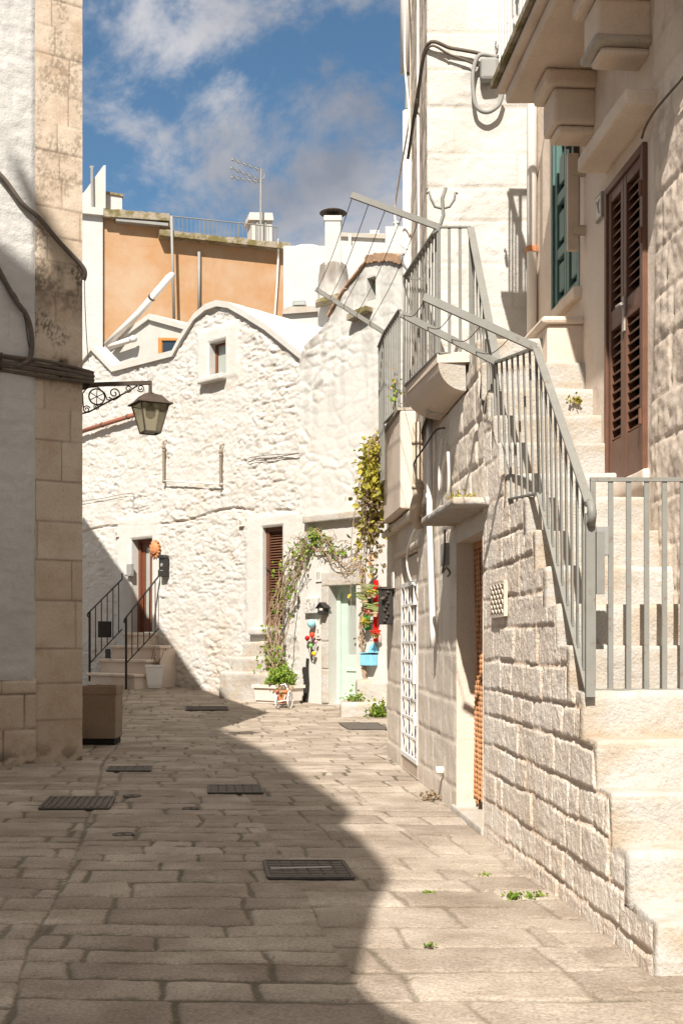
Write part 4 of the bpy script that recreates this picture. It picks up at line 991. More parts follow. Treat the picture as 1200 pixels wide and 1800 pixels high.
# trough with climbing vine
def trough():
    o = .95; u0, zt = FAC.uz(446, 1203, o); u1 = FAC.uz(490, 1212, o)[0]; y = FAC.at(u0, o, 0).y
    rt = thing('trough', 'off-white rectangular plant trough with rim standing before the white wall', 'planter', FAC.at((u0 + u1) / 2, o - .3, gz(y)))
    zb = gz(y) + .0; d = .62; u1 += .1
    def rg(g, z): return [FAC.at(u0 - g, o - d - g, z), FAC.at(u1 + g, o - d - g, z), FAC.at(u1 + g, o + g, z), FAC.at(u0 - g, o + g, z)]
    m = MB(); L_ = [rg(-.05, zb), rg(-.05, zb + .06), rg(-.02, zb + .06), rg(.0, zt - .07), rg(.035, zt - .07), rg(.035, zt), rg(-.03, zt), rg(-.04, zt - .1)]
    vs_ = [p for r in L_ for p in r]; fs = [(k * 4 + i, k * 4 + (i + 1) % 4, k * 4 + (i + 1) % 4 + 4, k * 4 + i + 4) for k in range(len(L_) - 1) for i in range(4)]
    m.add(vs_, fs + [(3, 2, 1, 0)]); m.build('trough_body', PINKWHITE, rt)
    s = MB(); s.add(rg(-.035, zt - .07), [(0, 1, 2, 3)]); s.build('soil', SOIL, rt)
    # vine
    vt = thing('climbing_vine', 'leafy climbing vine rising from the white trough and arching over the mint door', 'vine', FAC.at((u0 + u1) / 2, o - .3, zt - .07))
    rng = random.Random(21); sm = MB(); tips = []; lowtips = []
    routes = []
    for k in range(15):
        b = FAC.at(rng.uniform(u0 + .1, u1 - .1), rng.uniform(o - .5, o - .15), zt - .08)
        mx = 482 + rng.uniform(-16, 20); my = rng.uniform(1090, 1150); m2 = 512 + rng.uniform(-22, 16); y2 = rng.uniform(985, 1040); x3 = 545 + rng.uniform(-16, 14); y3 = rng.uniform(925, 965)
        routes.append([b, FW(mx, my, rng.uniform(.25, .5)), FW(m2, y2, rng.uniform(.06, .25)), FW(x3, y3, rng.uniform(.05, .14))])
    for k in range(6):
        routes.append([FW(545 + rng.uniform(-10, 8), 940 + rng.uniform(-12, 25), .06), FW(572 + rng.uniform(-8, 8), 975 + rng.uniform(-35, 20), .08), FW(600 + rng.uniform(-10, 10), 990 + rng.uniform(-50, 20), .08), FW(632 + rng.uniform(-6, 6), 1000 + rng.uniform(-40, 20), .07)])
    for k in range(4):
        routes.append([FW(641 + rng.uniform(-2, 2), 1195, .10), FW(637 + rng.uniform(-2, 2), 1120, .08), FW(638 + rng.uniform(-2, 2), 1040, .09), FW(628 + rng.uniform(-6, 10), 985 + rng.uniform(-20, 10), .08)])
    for ri, r in enumerate(routes):
        P = cable(None, r, 0, '', sub=9); P = [p + Vector((rng.gauss(0, .028), rng.gauss(0, .018), rng.gauss(0, .022))) for p in P]
        w = .026 if ri >= 21 else .016; sm.tube(P, [w * (1 - .6 * i / len(P)) for i in range(len(P))], 5)
        for i, p in enumerate(P):
            if ri < 15:
                if p.z > 2.35 and rng.random() < .18: tips += [p + Vector((rng.gauss(0, .11), rng.gauss(0, .04), rng.gauss(0, .11))) for _ in range(3)]
                elif rng.random() < .15: tips += [p + Vector((rng.gauss(0, .08), rng.gauss(0, .05), rng.gauss(0, .08))) for _ in range(2)]
                if p.z < 1.4: lowtips += [p + Vector((rng.gauss(0, .12), rng.gauss(0, .1), rng.gauss(0, .1))) for _ in range(2)]
            elif ri < 21 and p.z > 3.35 and rng.random() < .35: tips += [p + Vector((rng.gauss(0, .09), rng.gauss(0, .03), rng.gauss(0, .06))) for _ in range(3)]
            if rng.random() < .3 and ri < 21:
                q = p; t = [q]
                for j in range(3): q = q + Vector((rng.gauss(0, .07), rng.gauss(0, .03), rng.gauss(0, .07))); t.append(q)
                sm.tube(t, .005, 4)
    sm.build('stem', STEM, vt); leaf_mesh('leaf', tips + lowtips, .10, LEAF, vt, 4)
    bt = thing('bush', 'bright green bushy plant at the right end of the white trough', 'plant', FAC.at(u1 - .25, o - .25, zt - .07))
    c = FAC.at(u1 - .22, o - .22, zt + .14); pts = []
    for k in range(1100):
        v = Vector((rng.gauss(0, 1), rng.gauss(0, 1), rng.gauss(0, 1))).normalized() * rng.random() ** .4; v = Vector((v.x * .30, v.y * .28, v.z * .28)); 
        if vnoise3(np.array([v.x * 9 + 50]), np.array([v.y * 9 + 50]), np.array([v.z * 9 + 50]), 3)[0] > .36: pts.append(c + v)
    leaf_mesh('leaf', pts, .065, LEAF, bt, 6); st = MB()
    for k in range(8): st.tube([c + Vector((0, 0, -.24)), c + Vector((rng.gauss(0, .12), rng.gauss(0, .1), .05))], .008, 4)
    st.build('stem', STEM, bt)
trough()
def cart():
    y = 25.15; x = (497 - HORX) * y / FPX; g = gz(y); s = y / FPX
    rt = thing('flower_cart', 'small white tricycle-shaped pot stand holding a terracotta pot by the trough', 'plant stand', (x, y, g)); c = Vector((x, y, g))
    MB().lathe(c + Vector((0, 0, 8 * s)), [(8 * s, 0), (13 * s, 20 * s), (15 * s, 20 * s), (15 * s, 24 * s), (13 * s, 24 * s), (12 * s, 20 * s)], 16).build('pot', TERRA, rt, smooth=False)
    rng = random.Random(2); leaf_mesh('leaf', [c + Vector((rng.gauss(0, 7 * s), rng.gauss(0, 7 * s), 33 * s + rng.gauss(0, 4 * s))) for _ in range(160)], .07, LEAFDRY, rt, 4)
    def wheel(p, r):
        m = MB(); A = Vector((.25, 1, 0)).normalized(); B = Vector((0, 0, 1))
        m.tube([p + A * r * math.cos(t) + B * r * math.sin(t) for t in [2 * math.pi * i / 20 for i in range(21)]], .014, 6)
        for k in range(4):
            d = (A * math.cos(k * .785) + B * math.sin(k * .785)) * r; m.tube([p - d, p + d], .005, 4)
        m.build('wheel', WHITEMETAL, rt, smooth=True)
    wheel(c + Vector((-9 * s, -.12, 11 * s)), 11 * s); wheel(c + Vector((13 * s, -.12, 15 * s)), 15 * s)
    f = MB(); f.tube([c + Vector((-9 * s, -.12, 11 * s)), c + Vector((0, -.14, 13 * s)), c + Vector((13 * s, -.12, 15 * s)), c + Vector((9 * s, -.1, 34 * s)), c + Vector((4 * s, -.05, 42 * s)), c + Vector((-4 * s, -.05, 40 * s))], .014, 6)
    f.tube([c + Vector((-14 * s, -.05, 26 * s)), c + Vector((-9 * s, -.12, 11 * s))], .012, 6); f.tube([c + Vector((9 * s, -.1, 34 * s)), c + Vector((2 * s, -.14, 13 * s))], .012, 6); f.build('frame', WHITEMETAL, rt, smooth=True)
cart()

# ------------------------------------------------------------------ staircase on the right
RISE, TREAD0 = 0.246, 5.34
STEPS = [(1, 5.34), (2, 5.74), (3, 6.00), (4, 6.27), (5, 6.53), (6, 6.80), (7, 7.07), (8, 7.34), (9, 7.61), (10, 7.88), (11, 8.50), (12, 8.715), (13, 8.93), (14, 9.145), (15, 9.36), (16, 9.575)]
ZT = 16 * RISE                      # terrace floor
def stair_z(y):
    z = np.zeros(np.shape(y))
    for k, d in STEPS: z = np.where(y >= d, k * RISE, z)
    return z
def SU(y): return y * math.sqrt(1 + .0762 ** 2)
def sw_u(px, o=0.0): return SWP.uz(px, 1000, o)[0]
def build_stairs():
    rt = thing('stone_staircase', 'whitewashed stone staircase climbing along the right-hand house behind a grey railing', 'staircase', (xsw(5.34), 5.34, 0))
    for i, (k, d) in enumerate(STEPS):
        nx = STEPS[i + 1][1] if i + 1 < len(STEPS) else 9.9
        x0 = xsw(d) + .012; x1 = xdw(nx) + .06; dep = nx - d + .10
        zb = (k - 1) * RISE - .06 if k > 1 else -.1
        rblock('step', (x0, d, zb), (x1 - x0, 0, 0), (0, dep, 0), (0, 0, k * RISE - zb), STEPSTONE, rt, step=.035, r=.020 + .010 * (k % 3), amp=.016, seed=k * 3, fr=4.2, tone=.3 + .5 * ((k * 37) % 10) / 10)
    # flank of rough blocks
    ymax = 9.24; us = lines(SU(5.335), SU(ymax), .0105); zs = lines(-.06, 3.25, .0115)
    tops = lambda u: stair_z(u / 1.0029) - .012 + .012 * (fbm(u * 5, u * 0, 4) - .5)
    cu = np.array([-.2, .10, .30, .52, .72, .95, 1.14, 1.36, 1.60, 1.82, 2.05, 2.26, 2.55, 2.85, 3.1, 3.4])
    def hf(U, Z):
        dw = .08 * (U - 7) * .25
        E, R1, R2 = ashlar(U, Z + .03 * (fbm(U * .8, Z * .8, 6) - .5), cu, .15, .55, 61, .022)
        sp = R1 > 2; zm = .5 * .22 + .03 * (R2 - .5); ci = np.clip(np.searchsorted(cu, Z) - 1, 0, len(cu) - 2); mid = cu[ci] + (cu[ci + 1] - cu[ci]) * (.4 + .2 * R2); E = np.where(sp, np.minimum(E, np.abs(Z - mid + .012 * (fbm(U * 6, Z * 6, 5) - .5))), E)
        edge = sstep(.0, .010, E - .004 - .010 * fbm(U * 4, Z * 4, 7) + .020 * (fbm(U * 15, Z * 15, 78, 3) - .5))
        smooth = sstep(8.55, 8.95, U + .25 * (R1 - .5))
        rough = (.012 * (fbm(U * 4, Z * 4, 62, 3) - .5) + .012 * (fbm(U * 20, Z * 20, 63, 4) - .5)) * (1 - .5 * smooth)
        h = -.015 * (1 - edge) * (1 - .6 * smooth) * (.3 + 1.1 * fbm(U * 2, Z * 2, 66)) + .013 * (_h(np.floor(R1 * 9999), np.floor(R2 * 9999), 3) - .5) * (1 - .7 * smooth) * edge + rough
        h += 0
        yl = np.clip(U / 1.0029, 5.34, 9.5); nose = np.full(U.shape, 1.0)
        for k, d in STEPS[:10]: nose = np.where((yl >= d - 1e-6), np.minimum(1, sstep(-.0, .03, yl - d) + (Z < (k - 1) * RISE - .02)), nose)
        h *= nose
        j = (1 - sstep(.0, .016, E - .004)) * (.5 + .6 * fbm(U * 3, Z * 3, 67)) * (1 - .4 * smooth)
        return h, {'tone': np.clip(.25 + .75 * R2 + .3 * smooth, 0, 1.2), 'joint': j, 'dirt': .25 * sstep(.18, .0, Z) * fbm(U * 7, Z * 7, 8)}
    relief('side_wall', SWP, us, zs, hf, RUSTIC, rt, [], tops)
    # pierced vent tile
    u0, z1 = SWP.uz(890, 1030); u1, z0 = SWP.uz(868, 1078); z0, z1 = 1.70, 1.91
    v = MB(); v.fbox(SWP, u0, u1, -.01, .016, z0, z1)
    vt = v.build('vent', DARK, rt); g = MB()
    for a, b, c, d in ((u0 - .03, u0, z0 - .02, z1 + .02), (u1, u1 + .03, z0 - .02, z1 + .02), (u0, u1, z0 - .025, z0), (u0, u1, z1, z1 + .025)): g.fbox(SWP, a, b, 0, .026, c, d)
    for i in range(4):
        for k in range(3):
            cu_, cz = u0 + (u1 - u0) * (i + .5) / 4, z0 + (z1 - z0) * (k + .5) / 3; du, dz = (u1 - u0) / 8, (z1 - z0) / 6
            g.bar(SWP.at(cu_ - du, .019, cz - dz), SWP.at(cu_ + du, .019, cz + dz), .022, .010, side=SWP.n); g.bar(SWP.at(cu_ - du, .019, cz + dz), SWP.at(cu_ + du, .019, cz - dz), .022, .009, side=SWP.n)
    g.build('lattice', ASHLAR, vt)
build_stairs()

# ------------------------------------------------------------------ terrace house (lower storey on the right)
GATEBACK = paint('dark_gate_backing', (0.20, 0.165, 0.135), 0.6)  # backing painted dark to stand in for the dim interior behind the bars
def build_terrace_house():
    rt = thing('terrace_house', 'low limestone house on the right with bead-curtain doorway and a raised terrace', 'house', (xsw(11), 11, 0))
    bead = (SU(9.24), SU(10.42), -.06, 2.36); gate = (SU(12.84), SU(14.2), .02, 2.50)
    holes = [bead, gate]
    us = lines(SU(9.2), SU(15.75), .02, [h[0] for h in holes] + [h[1] for h in holes]); zs = lines(-.08, 4.2, .02, [2.36, 2.50, .02])
    def top(u): return np.where(u < SU(9.245), 3.15, np.where(u < SU(9.9), np.clip(stair_z(u / 1.0029) - .05, 2.4, 3.72), 3.74))
    cu = np.array([-.3, .22, .62, .98, 1.42, 1.80, 2.12, 2.52, 2.9, 3.25, 3.6, 4.0, 4.4])
    def hf(U, Z):
        E, R1, R2 = ashlar(U, Z, cu, .35, .8, 31, .012)
        up = sstep(2.45, 2.6, Z) * sstep(SU(11.6), SU(11.0), U)
        a = .35 + .65 * up
        h = -.020 * a * (1 - sstep(0, .035, E)) + .02 * a * (R1 - .5) + (.012 + .012 * up) * (fbm(U * 6, Z * 6, 33, 5) - .5) + .012 * up * (fbm(U * 22, Z * 22, 34, 3) - .5)
        j = (1 - sstep(0, .014, E)) * (.25 + .6 * up)
        bare = sstep(1.3, .4, Z) * sstep(.45, .6, fbm(U * 2, Z * 2, 35)) * .35
        return h, {'tone': np.clip(.35 + .6 * R2, 0, 1), 'joint': np.clip(j + bare * fbm(U * 9, Z * 9, 3), 0, 1), 'dirt': .3 * sstep(.2, .0, Z) * fbm(U * 6, Z * 6, 9)}
    relief('wall', SWP, us, zs, hf, ASHLAR, rt, holes, top)
    # far corner return and roof slab under the terrace
    m = MB(); x, y = xsw(15.72), 15.72
    m.add([(x, y, -.1), (3, y + .6, -.1), (3, y + .6, 3.74), (x, y, 3.74)], [(0, 1, 2, 3)])
    D = -.17
    for (a, b, c, d) in holes:
        dd = D - .1; m2 = MB()
        for p, q in (((a, c), (a, d)), ((a, d), (b, d)), ((b, d), (b, c)), ((b, c), (a, c))):
            m2.add([SWP.at(p[0], .004, p[1]), SWP.at(q[0], .004, q[1]), SWP.at(q[0], dd, q[1]), SWP.at(p[0], dd, p[1])], [(0, 1, 2, 3)])
        m2.build('reveal', ASHLAR, rt)
    m.build('corner_return', ASHLAR, rt)
    rblock('threshold', SWP.at(bead[0] - .02, -.3, -.1), SWP.u * (bead[1] - bead[0] + .25), SWP.n * .32, (0, 0, .16), STEPSTONE, rt, r=.02, amp=.006)
    # bead curtain
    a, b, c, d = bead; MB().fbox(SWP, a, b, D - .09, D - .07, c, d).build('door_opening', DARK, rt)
    cr = MB(); cr.bar(SWP.at(a, D, d - .03), SWP.at(b, D, d - .03), .05, .06); cu_ = cr.build('bead_curtain', BEADS, rt)
    n = 44; rng = random.Random(7)
    for k in range(n):
        u = a + (b - a) * (k + .5) / n + rng.uniform(-.004, .004); s = MB(); z = d - .06; zb = .12 + rng.uniform(0, .05); pts = []; rad = []
        while z > zb:
            o = D + .012 * math.sin(z * 3 + k * .9) + .005 * (k % 3); ang = .006 * math.sin(z * 2.2 + k)
            for dz, r in ((0, .003), (.010, .0105), (.022, .012), (.034, .0105)): pts.append(SWP.at(u + ang, o, z - dz)); rad.append(r)
            z -= .045
        s.tube(pts, rad, 5); s.build('bead_strand', BEADS, cu_, smooth=True)
    # white barred gate door
    a, b, c, d = gate; z0 = .17
    g = MB(); fr = .05
    fr = .045
    for (x0, x1, q0, q1) in ((a + .01, a + .01 + fr, z0, d - .32), (b - .01 - fr, b - .01, z0, d - .32), (a + .01 + fr, b - .01 - fr, z0, z0 + .05), (a + .01 + fr, b - .01 - fr, d - .37, d - .32)): g.fbox(SWP, x0, x1, -.008, .012, q0, q1)
    gt = g.build('gate', WHITEMETAL, rt)
    for k in range(1, 9):
        z = z0 + .05 + (d - .42 - z0) * k / 9; MB().fbox(SWP, a + .06, b - .06, -.004, .009, z - .014, z + .014).build('rail', WHITEMETAL, gt)
    for k in range(1, 5):
        u = a + .06 + (b - a - .12) * k / 5; MB().fbox(SWP, u - .012, u + .012, -.003, .0075, z0 + .05, d - .37).build('bar', WHITEMETAL, gt)
    hd = MB(); hd.fbox(SWP, a + .02, a + .10, .02, .05, 1.05, 1.35); hd.bar(SWP.at(a + .06, .10, 1.2), SWP.at(a + .2, .10, 1.2), .02, .02); hd.build('handle', WHITEMETAL, gt)
    for z in (.6, 1.9): MB().tube([SWP.at(a + .0, .03, z), SWP.at(a + .0, .03, z + .14)], .022, 8).build('hinge', WHITEMETAL, gt)
    bk = MB(); bk.fbox(SWP, a, b, D - .08, D - .05, c, d); bk.build('gate_backing', GATEBACK, rt)
    bk = MB(); bk.fbox(SWP, a + .02, b - .02, D - .04, -.04, d - .30, d - .02); bk.build('transom', BEIGEMETAL, rt); bk = MB(); bk.fbox(SWP, a + .005, b - .005, D - .04, .0, .02, .15); bk.build('sill_board', BEIGEMETAL, rt)
    rblock('lintel', SWP.at(gate[0] - .25, -.05, 2.52), SWP.u * 2.1, SWP.n * .085, (0, 0, .06), ASHLAR, rt, r=.015, amp=.004)
    # canopy slab over the bead doorway
    rblock('canopy', SWP.at(SU(9.02), -.05, 2.53), SWP.u * 1.66, SWP.n * .33, (0, 0, .07), STEPSTONE, rt, step=.03, r=.025, amp=.018, seed=5, fr=7)
    # terrace: floor slab, quarter-round corbel, solid parapet box
    fl = MB(); A = Vector((.80, 10.0, 0)); B = Vector((.60, 11.32, 0)); C1 = Vector((xsw(10.0) + .05, 9.97, 0)); C2 = Vector((xsw(11.3) + .04, 11.35, 0))
    fl.prism([A + Vector((0, 0, ZT - .10)), C1 + Vector((0, 0, ZT - .10)), C2 + Vector((0, 0, ZT - .10)), B + Vector((0, 0, ZT - .10))], (0, 0, .085)); fl.build('terrace_slab', SMOOTHSTONE, rt)
    fz = MB(); fz.prism([(xsw(9.6) + .01, 9.9, ZT - .3), (1.9, 9.9, ZT - .3), (1.8, 11.1, ZT - .3), (xsw(11.35) + .02, 11.1, ZT - .3)], (0, 0, .292)); fz.build('terrace_floor', SMOOTHSTONE, rt)
    R, Cn = 14, 12; P = np.zeros((R, Cn, 3))
    for i in range(R):
        t = i / (R - 1); e0 = A.lerp(B, t); y = e0.y; w0 = Vector((xsw(y) + .005, y, 0)); wd = w0 - e0; r = wd.length
        for j in range(Cn):
            a_ = math.pi / 2 * j / (Cn - 1); p = w0 - wd.normalized() * (r * .96 * math.cos(a_)); P[i, j] = (p.x, p.y, ZT - .10 - .235 * math.sin(a_) ** 1.0)
    z = np.zeros((R, Cn)); grid_mesh('corbel', P, np.ones((R - 1, Cn - 1), bool), {'tone': z, 'joint': z, 'dirt': z}, SMOOTHSTONE, rt)
    en = MB(); en2 = MB(); en.add([P[0, j] for j in range(Cn)] + [(xsw(10) + .0, 10.0, ZT - .1)], [tuple(range(Cn + 1))]); en2.add([P[-1, j] for j in range(Cn)] + [(xsw(11.32), 11.32, ZT - .1)], [tuple(range(Cn + 1))]); en.build('corbel_end', STEPSTONE, rt); en2.build('corbel_end', STEPSTONE, rt)
    # solid parapet box beyond
    y0, y1 = 13.0, 14.7; bx = [(.638, y0), (xsw(y0) + .05, y0), (xsw(y1) + .05, y1), (.638 - .0762 * (y1 - y0) - .01, y1)]
    MB().prism([(x, y, 2.95) for x, y in bx], (0, 0, 1.07)).build('parapet', SMOOTHSTONE, rt, bevel=.02)
    MB().prism([(x - .03 * (x < .64), y, 4.021) for x, y in bx], (0, 0, .03)).build('parapet_cap', STEPSTONE, rt)
    f2 = MB(); f2.prism([(xsw(11.4), 11.4, 3.745), (1.5, 11.4, 3.745), (1.4, 15.7, 3.745), (xsw(15.7), 15.7, 3.745)], (0, 0, .1)); f2.build('roof', SMOOTHSTONE, rt)
    rblock('string_course', SWP.at(SU(12.3), -.02, 2.84), SWP.u * 3.3, SWP.n * .11, (0, 0, .09), ASHLAR, rt, r=.03, amp=.006)
    # number marks and small fittings
    u, z = SWP.uz(693, 1020); MB().fbox(SWP, u - .1, u + .1, .01, .03, z - .1, z + .1).build('number_tile', PINKWHITE, rt)
    u, z = SWP.uz(785, 975); MB().fbox(SWP, u - .12, u + .12, .0, .04, z - .1, z + .1).build('junction_plate', GREYBOX, rt)
    sp = MB(); sp.tube([SWP.at(SU(11.15), 0, .30), SWP.at(SU(11.15), .07, .30)], .035, 10); sp.build('drain_spout', WHITEPIPE, rt)
build_terrace_house()
def iron_letterbox():
    u0, u1 = SU(15.0), SU(15.4); rt = thing('letterbox', 'black ornate wall letterbox on the house corner beside the white barred gate', 'letterbox', SWP.at(u0, 0, 1.7))
    m = MB(); m.fbox(SWP, u0, u1, .012, .15, 1.72, 2.16); m.build('body', BLACKIRON, rt, bevel=.01)
    d = MB()
    for k in range(9): d.ball(SWP.at(u0 - .01, .115 - .02 * (k % 3), 1.76 + .045 * k), .022, 8, 6)
    d.fbox(SWP, u0 - .02, u1 + .02, .008, .17, 2.161, 2.19); d.build('ornament', RUSTIRON, rt)
    MB().bar(SWP.at(u0 - .01, .12, 2.06), SWP.at(u0 - .06, .16, 2.03), .05, .015).build('flap', CAST, rt)
    MB().fbox(SWP, u0 + .1, u0 + .3, 0, .0115, 1.8, 2.1).build('back_plate', BLACKIRON, rt)
iron_letterbox()
def downpipes():
    rt = thing('downpipe', 'beige downpipe with elbow under the terrace corbel', 'downpipe', SWP.at(SU(12.15), .1, 2.9))
    u = SU(12.12); m = MB(); m.tube([SWP.at(u, .10, 3.72), SWP.at(u, .10, 2.98), SWP.at(u + .05, .12, 2.88), SWP.at(u + .25, .10, 2.80), SWP.at(u + .32, .04, 2.70)], .055, 12); m.build('pipe', BEIGEPIPE, rt, smooth=True)
    c = MB()
    for z in (3.5, 3.05): c.tube([SWP.at(u, .10, z), SWP.at(u, .10, z + .04)], .066, 12)
    c.build('clamp', BEIGEPIPE, rt, smooth=True)
    rt = thing('downpipe', 'thin white pipe running down the terrace house wall beside the bead doorway', 'downpipe', SWP.at(SU(11.55), .06, 0))
    m = MB(); m.tube([SWP.at(SU(11.62), .06, 3.7), SWP.at(SU(11.6), .06, 2.6), SWP.at(SU(11.45), .05, 1.6), SWP.at(SU(11.45), .05, 1.45)], .03, 8); m.build('pipe', WHITEPIPE, rt, smooth=True)
    MB().tube([SWP.at(SU(11.615), .06, 2.9), SWP.at(SU(11.615), .06, 2.94)], .038, 10).build('clamp', WHITEPIPE, rt)
downpipes()
for lab, P, r, mt in (('white cable looping over the white barred gate', [SWP.at(SU(12.4), .04, 2.75), SWP.at(SU(12.9), .07, 2.60), SWP.at(SU(13.3), .06, 2.40), SWP.at(SU(13.0), .06, 2.18), SWP.at(SU(12.7), .05, 2.10)], .012, WHITECABLE),
                      ('dark cables dangling in a loop beneath the canopy slab', [SWP.at(SU(10.75), .05, 2.52), SWP.at(SU(10.78), .05, 2.25), SWP.at(SU(10.7), .08, 2.12), SWP.at(SU(10.5), .08, 2.15), SWP.at(SU(10.42), .06, 2.10), SWP.at(SU(10.6), .05, 2.08)], .009, CABLE),
                      ('white conduit hook above the canopy slab', [SWP.at(SU(10.75), .05, 2.62), SWP.at(SU(10.55), .05, 2.85), SWP.at(SU(10.5), .06, 3.10), SWP.at(SU(10.55), .06, 3.16), SWP.at(SU(10.8), .06, 3.05), SWP.at(SU(10.95), .06, 2.88), SWP.at(SU(11.0), .06, 3.05), SWP.at(SU(10.9), .05, 3.35)], .014, WHITECABLE),
                      ('rusty twisted wires tied across the wall under the terrace corbel', [SWP.at(SU(12.3), .12, 3.28), SWP.at(SU(11.9), .16, 3.30), SWP.at(SU(11.5), .12, 3.38), SWP.at(SU(11.1), .08, 3.46), SWP.at(SU(10.9), .03, 3.45)], .009, RUSTIRON)):
    cable('cable', P, r, lab, mat=mt)

# ------------------------------------------------------------------ tall house at the back of the terrace and along the stairs
def build_tall_house():
    rt = thing('tall_house', 'tall whitewashed ashlar house above the terrace with brown shutter door and green shutter', 'house', (xdw(8), 8, 0))
    H = 10.8
    cu = courses(3.5, 11.2, .30, .46, 3)
    def hf(U, Z):
        E, R1, R2 = ashlar(U, Z, cu, .5, 1.1, 51, .010)
        h = -.007 * (1 - sstep(0, .02, E)) + .008 * (R1 - .5) + .016 * (fbm(U * 5, Z * 5, 52, 5) - .5) + .006 * (fbm(U * 20, Z * 20, 53, 3) - .5)
        rec = sstep(.52, .66, fbm(U * 2.4, Z * 2.4, 54)); h -= .012 * rec
        return h, {'tone': np.clip(.3 + .7 * R2, 0, 1), 'joint': (1 - sstep(0, .016, E)) * .45, 'dirt': .10 * rec * fbm(U * 9, Z * 9, 5)}
    relief('terrace_wall', FWP, lines(.786, 1.80, .018), lines(3.6, H, .018), hf, WHITEWASH, rt)
    # left flank
    lp = Plane((.784, 11.0), (.03, 2.9), (-1, .01))
    def hl(U, Z):
        E, R1, R2 = ashlar(U, Z, cu, .5, 1.0, 58, .01)
        d = sstep(.45, .65, fbm(U * 3, Z * 1.2, 59))
        return .02 * (fbm(U * 5, Z * 5, 57, 5) - .5) - .012 * (1 - sstep(0, .03, E)), {'tone': R2 * .5, 'joint': (1 - sstep(0, .02, E)) * .6, 'dirt': .35 * d}
    relief('flank_wall', lp, lines(0.0, 3.0, .03), lines(3.6, H, .03), hl, ASHLAR, rt)
    # upper wall along the stairs
    door = (SU(7.88), SU(8.74), 2.64, 4.80); grn = (SU(9.50), SU(10.38), 4.32, 6.0)
    def hd(U, Z):
        E, R1, R2 = ashlar(U, Z, courses(-.2, 11, .26, .42, 13), .3, .75, 71, .015)
        rough = sstep(7.84, 7.70, U + .10 * (fbm(U * 2, Z * 2, 72) - .5) * 2)
        h = rough * (-.008 * (1 - sstep(0, .03, E)) + .008 * (R1 - .5) + .012 * (fbm(U * 6, Z * 6, 73, 5) - .5) + .018 * (fbm(U * 18, Z * 18, 74, 4) - .5)) + .012 * (fbm(U * 4, Z * 4, 75) - .5) + .022 * rough
        return h, {'tone': np.clip(.2 + .6 * R2, 0, 1), 'joint': (1 - sstep(0, .02, E)) * .5 * rough + .05, 'dirt': .28 * rough * sstep(.5, .66, fbm(U * 7, Z * 7, 76, 4))}
    relief('stair_wall', DWP, lines(SU(4.2), SU(11.02), .0165, [door[0], door[1], grn[0], grn[1]]), lines(-.05, H, .0165, [door[2], door[3], grn[2], grn[3]]), hd, SMOOTHSTONE, rt, [door, grn])
    D = -.10
    for (a, b, c, d), dd in ((door, -.12), (grn, -.10)):
        rv = MB()
        for p, q in (((a, c), (a, d)), ((a, d), (b, d)), ((b, d), (b, c)), ((b, c), (a, c))):
            rv.add([DWP.at(p[0], .004, p[1]), DWP.at(q[0], .004, q[1]), DWP.at(q[0], dd, q[1]), DWP.at(p[0], dd, p[1])], [(0, 1, 2, 3)])
        rv.build('reveal', SMOOTHSTONE, rt)
    rf = MB(); rf.prism([(.79, 10.99, H), (1.77, 10.99, H), (2.3, 4.2, H), (6, 4.2, H), (6, 14, H), (.80, 14, H)], (0, 0, .1)); rf.build('roof', MOSSY, rt)
    bk = MB(); bk.add([(.80, 14, 3.6), (6, 14, 3.6), (6, 14, H), (.80, 14, H)], [(0, 1, 2, 3)]); bk.add([(xdw(4.2), 4.2, -.1), (6, 4.2, -.1), (6, 4.2, H), (xdw(4.2), 4.2, H)], [(0, 1, 2, 3)]); bk.add([(6, 4.2, -.1), (6, 14, -.1), (6, 14, H), (6, 4.2, H)], [(0, 1, 2, 3)]); bk.build('rear_wall', ASHLAR, rt)
    # brown louvred double door
    a, b, c, d = door; w = MB(); o0, o1 = -.07, .035; fr = .05
    for (x0, x1, z0, z1) in ((a - .0, a + fr, c, d), (b - fr, b, c, d), (a + fr, b - fr, d - fr, d)): w.fbox(DWP, x0, x1, o0, o1, z0, z1)
    dr = w.build('door', BROWNWOOD, rt, bevel=.006); mid = a + (b - a) * .53
    MB().fbox(DWP, a + fr, b - fr, o0 - .03, o0 - .012, c, d - fr).build('dark_backing', DARK, dr)
    for (l0, l1) in ((a + fr + .003, mid - .003), (mid + .003, b - fr - .003)):
        st = .06; L_ = MB(); q0, q1 = -.055, .018; zs_ = [c + .005, c + .30, c + 1.22, c + 1.36, d - fr - .075, d - fr - .005]
        L_.fbox(DWP, l0, l0 + st, q0, q1, c + .005, d - fr - .005); L_.fbox(DWP, l1 - st, l1, q0, q1, c + .005, d - fr - .005)
        for (z0, z1) in ((c + .005, c + .30), (c + 1.10, c + 1.24), (d - fr - .08, d - fr - .005)): L_.fbox(DWP, l0 + st, l1 - st, q0, q1 - .003, z0, z1)
        lf = L_.build('leaf', BROWNWOOD, dr, bevel=.004)
        for (z0, z1) in ((c + .30, c + 1.10), (c + 1.24, d - fr - .08)):
            n = int((z1 - z0) / .062); S = MB()
            for k in range(n):
                z = z0 + (z1 - z0) * (k + .5) / n; S.bar(DWP.at(l0 + st, -.018, z), DWP.at(l1 - st, -.018, z), .062, .010, side=DWP.n * .72 + Vector((0, 0, -.70)))
            S.build('slat', BROWNWOOD, lf)
    h = MB(); h.fbox(DWP, mid - .045, mid - .005, .018, .03, c + 1.02, c + 1.26); h.tube([DWP.at(mid - .025, .03, c + 1.19), DWP.at(mid - .025, .075, c + 1.19), DWP.at(mid - .13, .075, c + 1.18)], .011, 7); h.build('handle', CASTWEAR, dr)
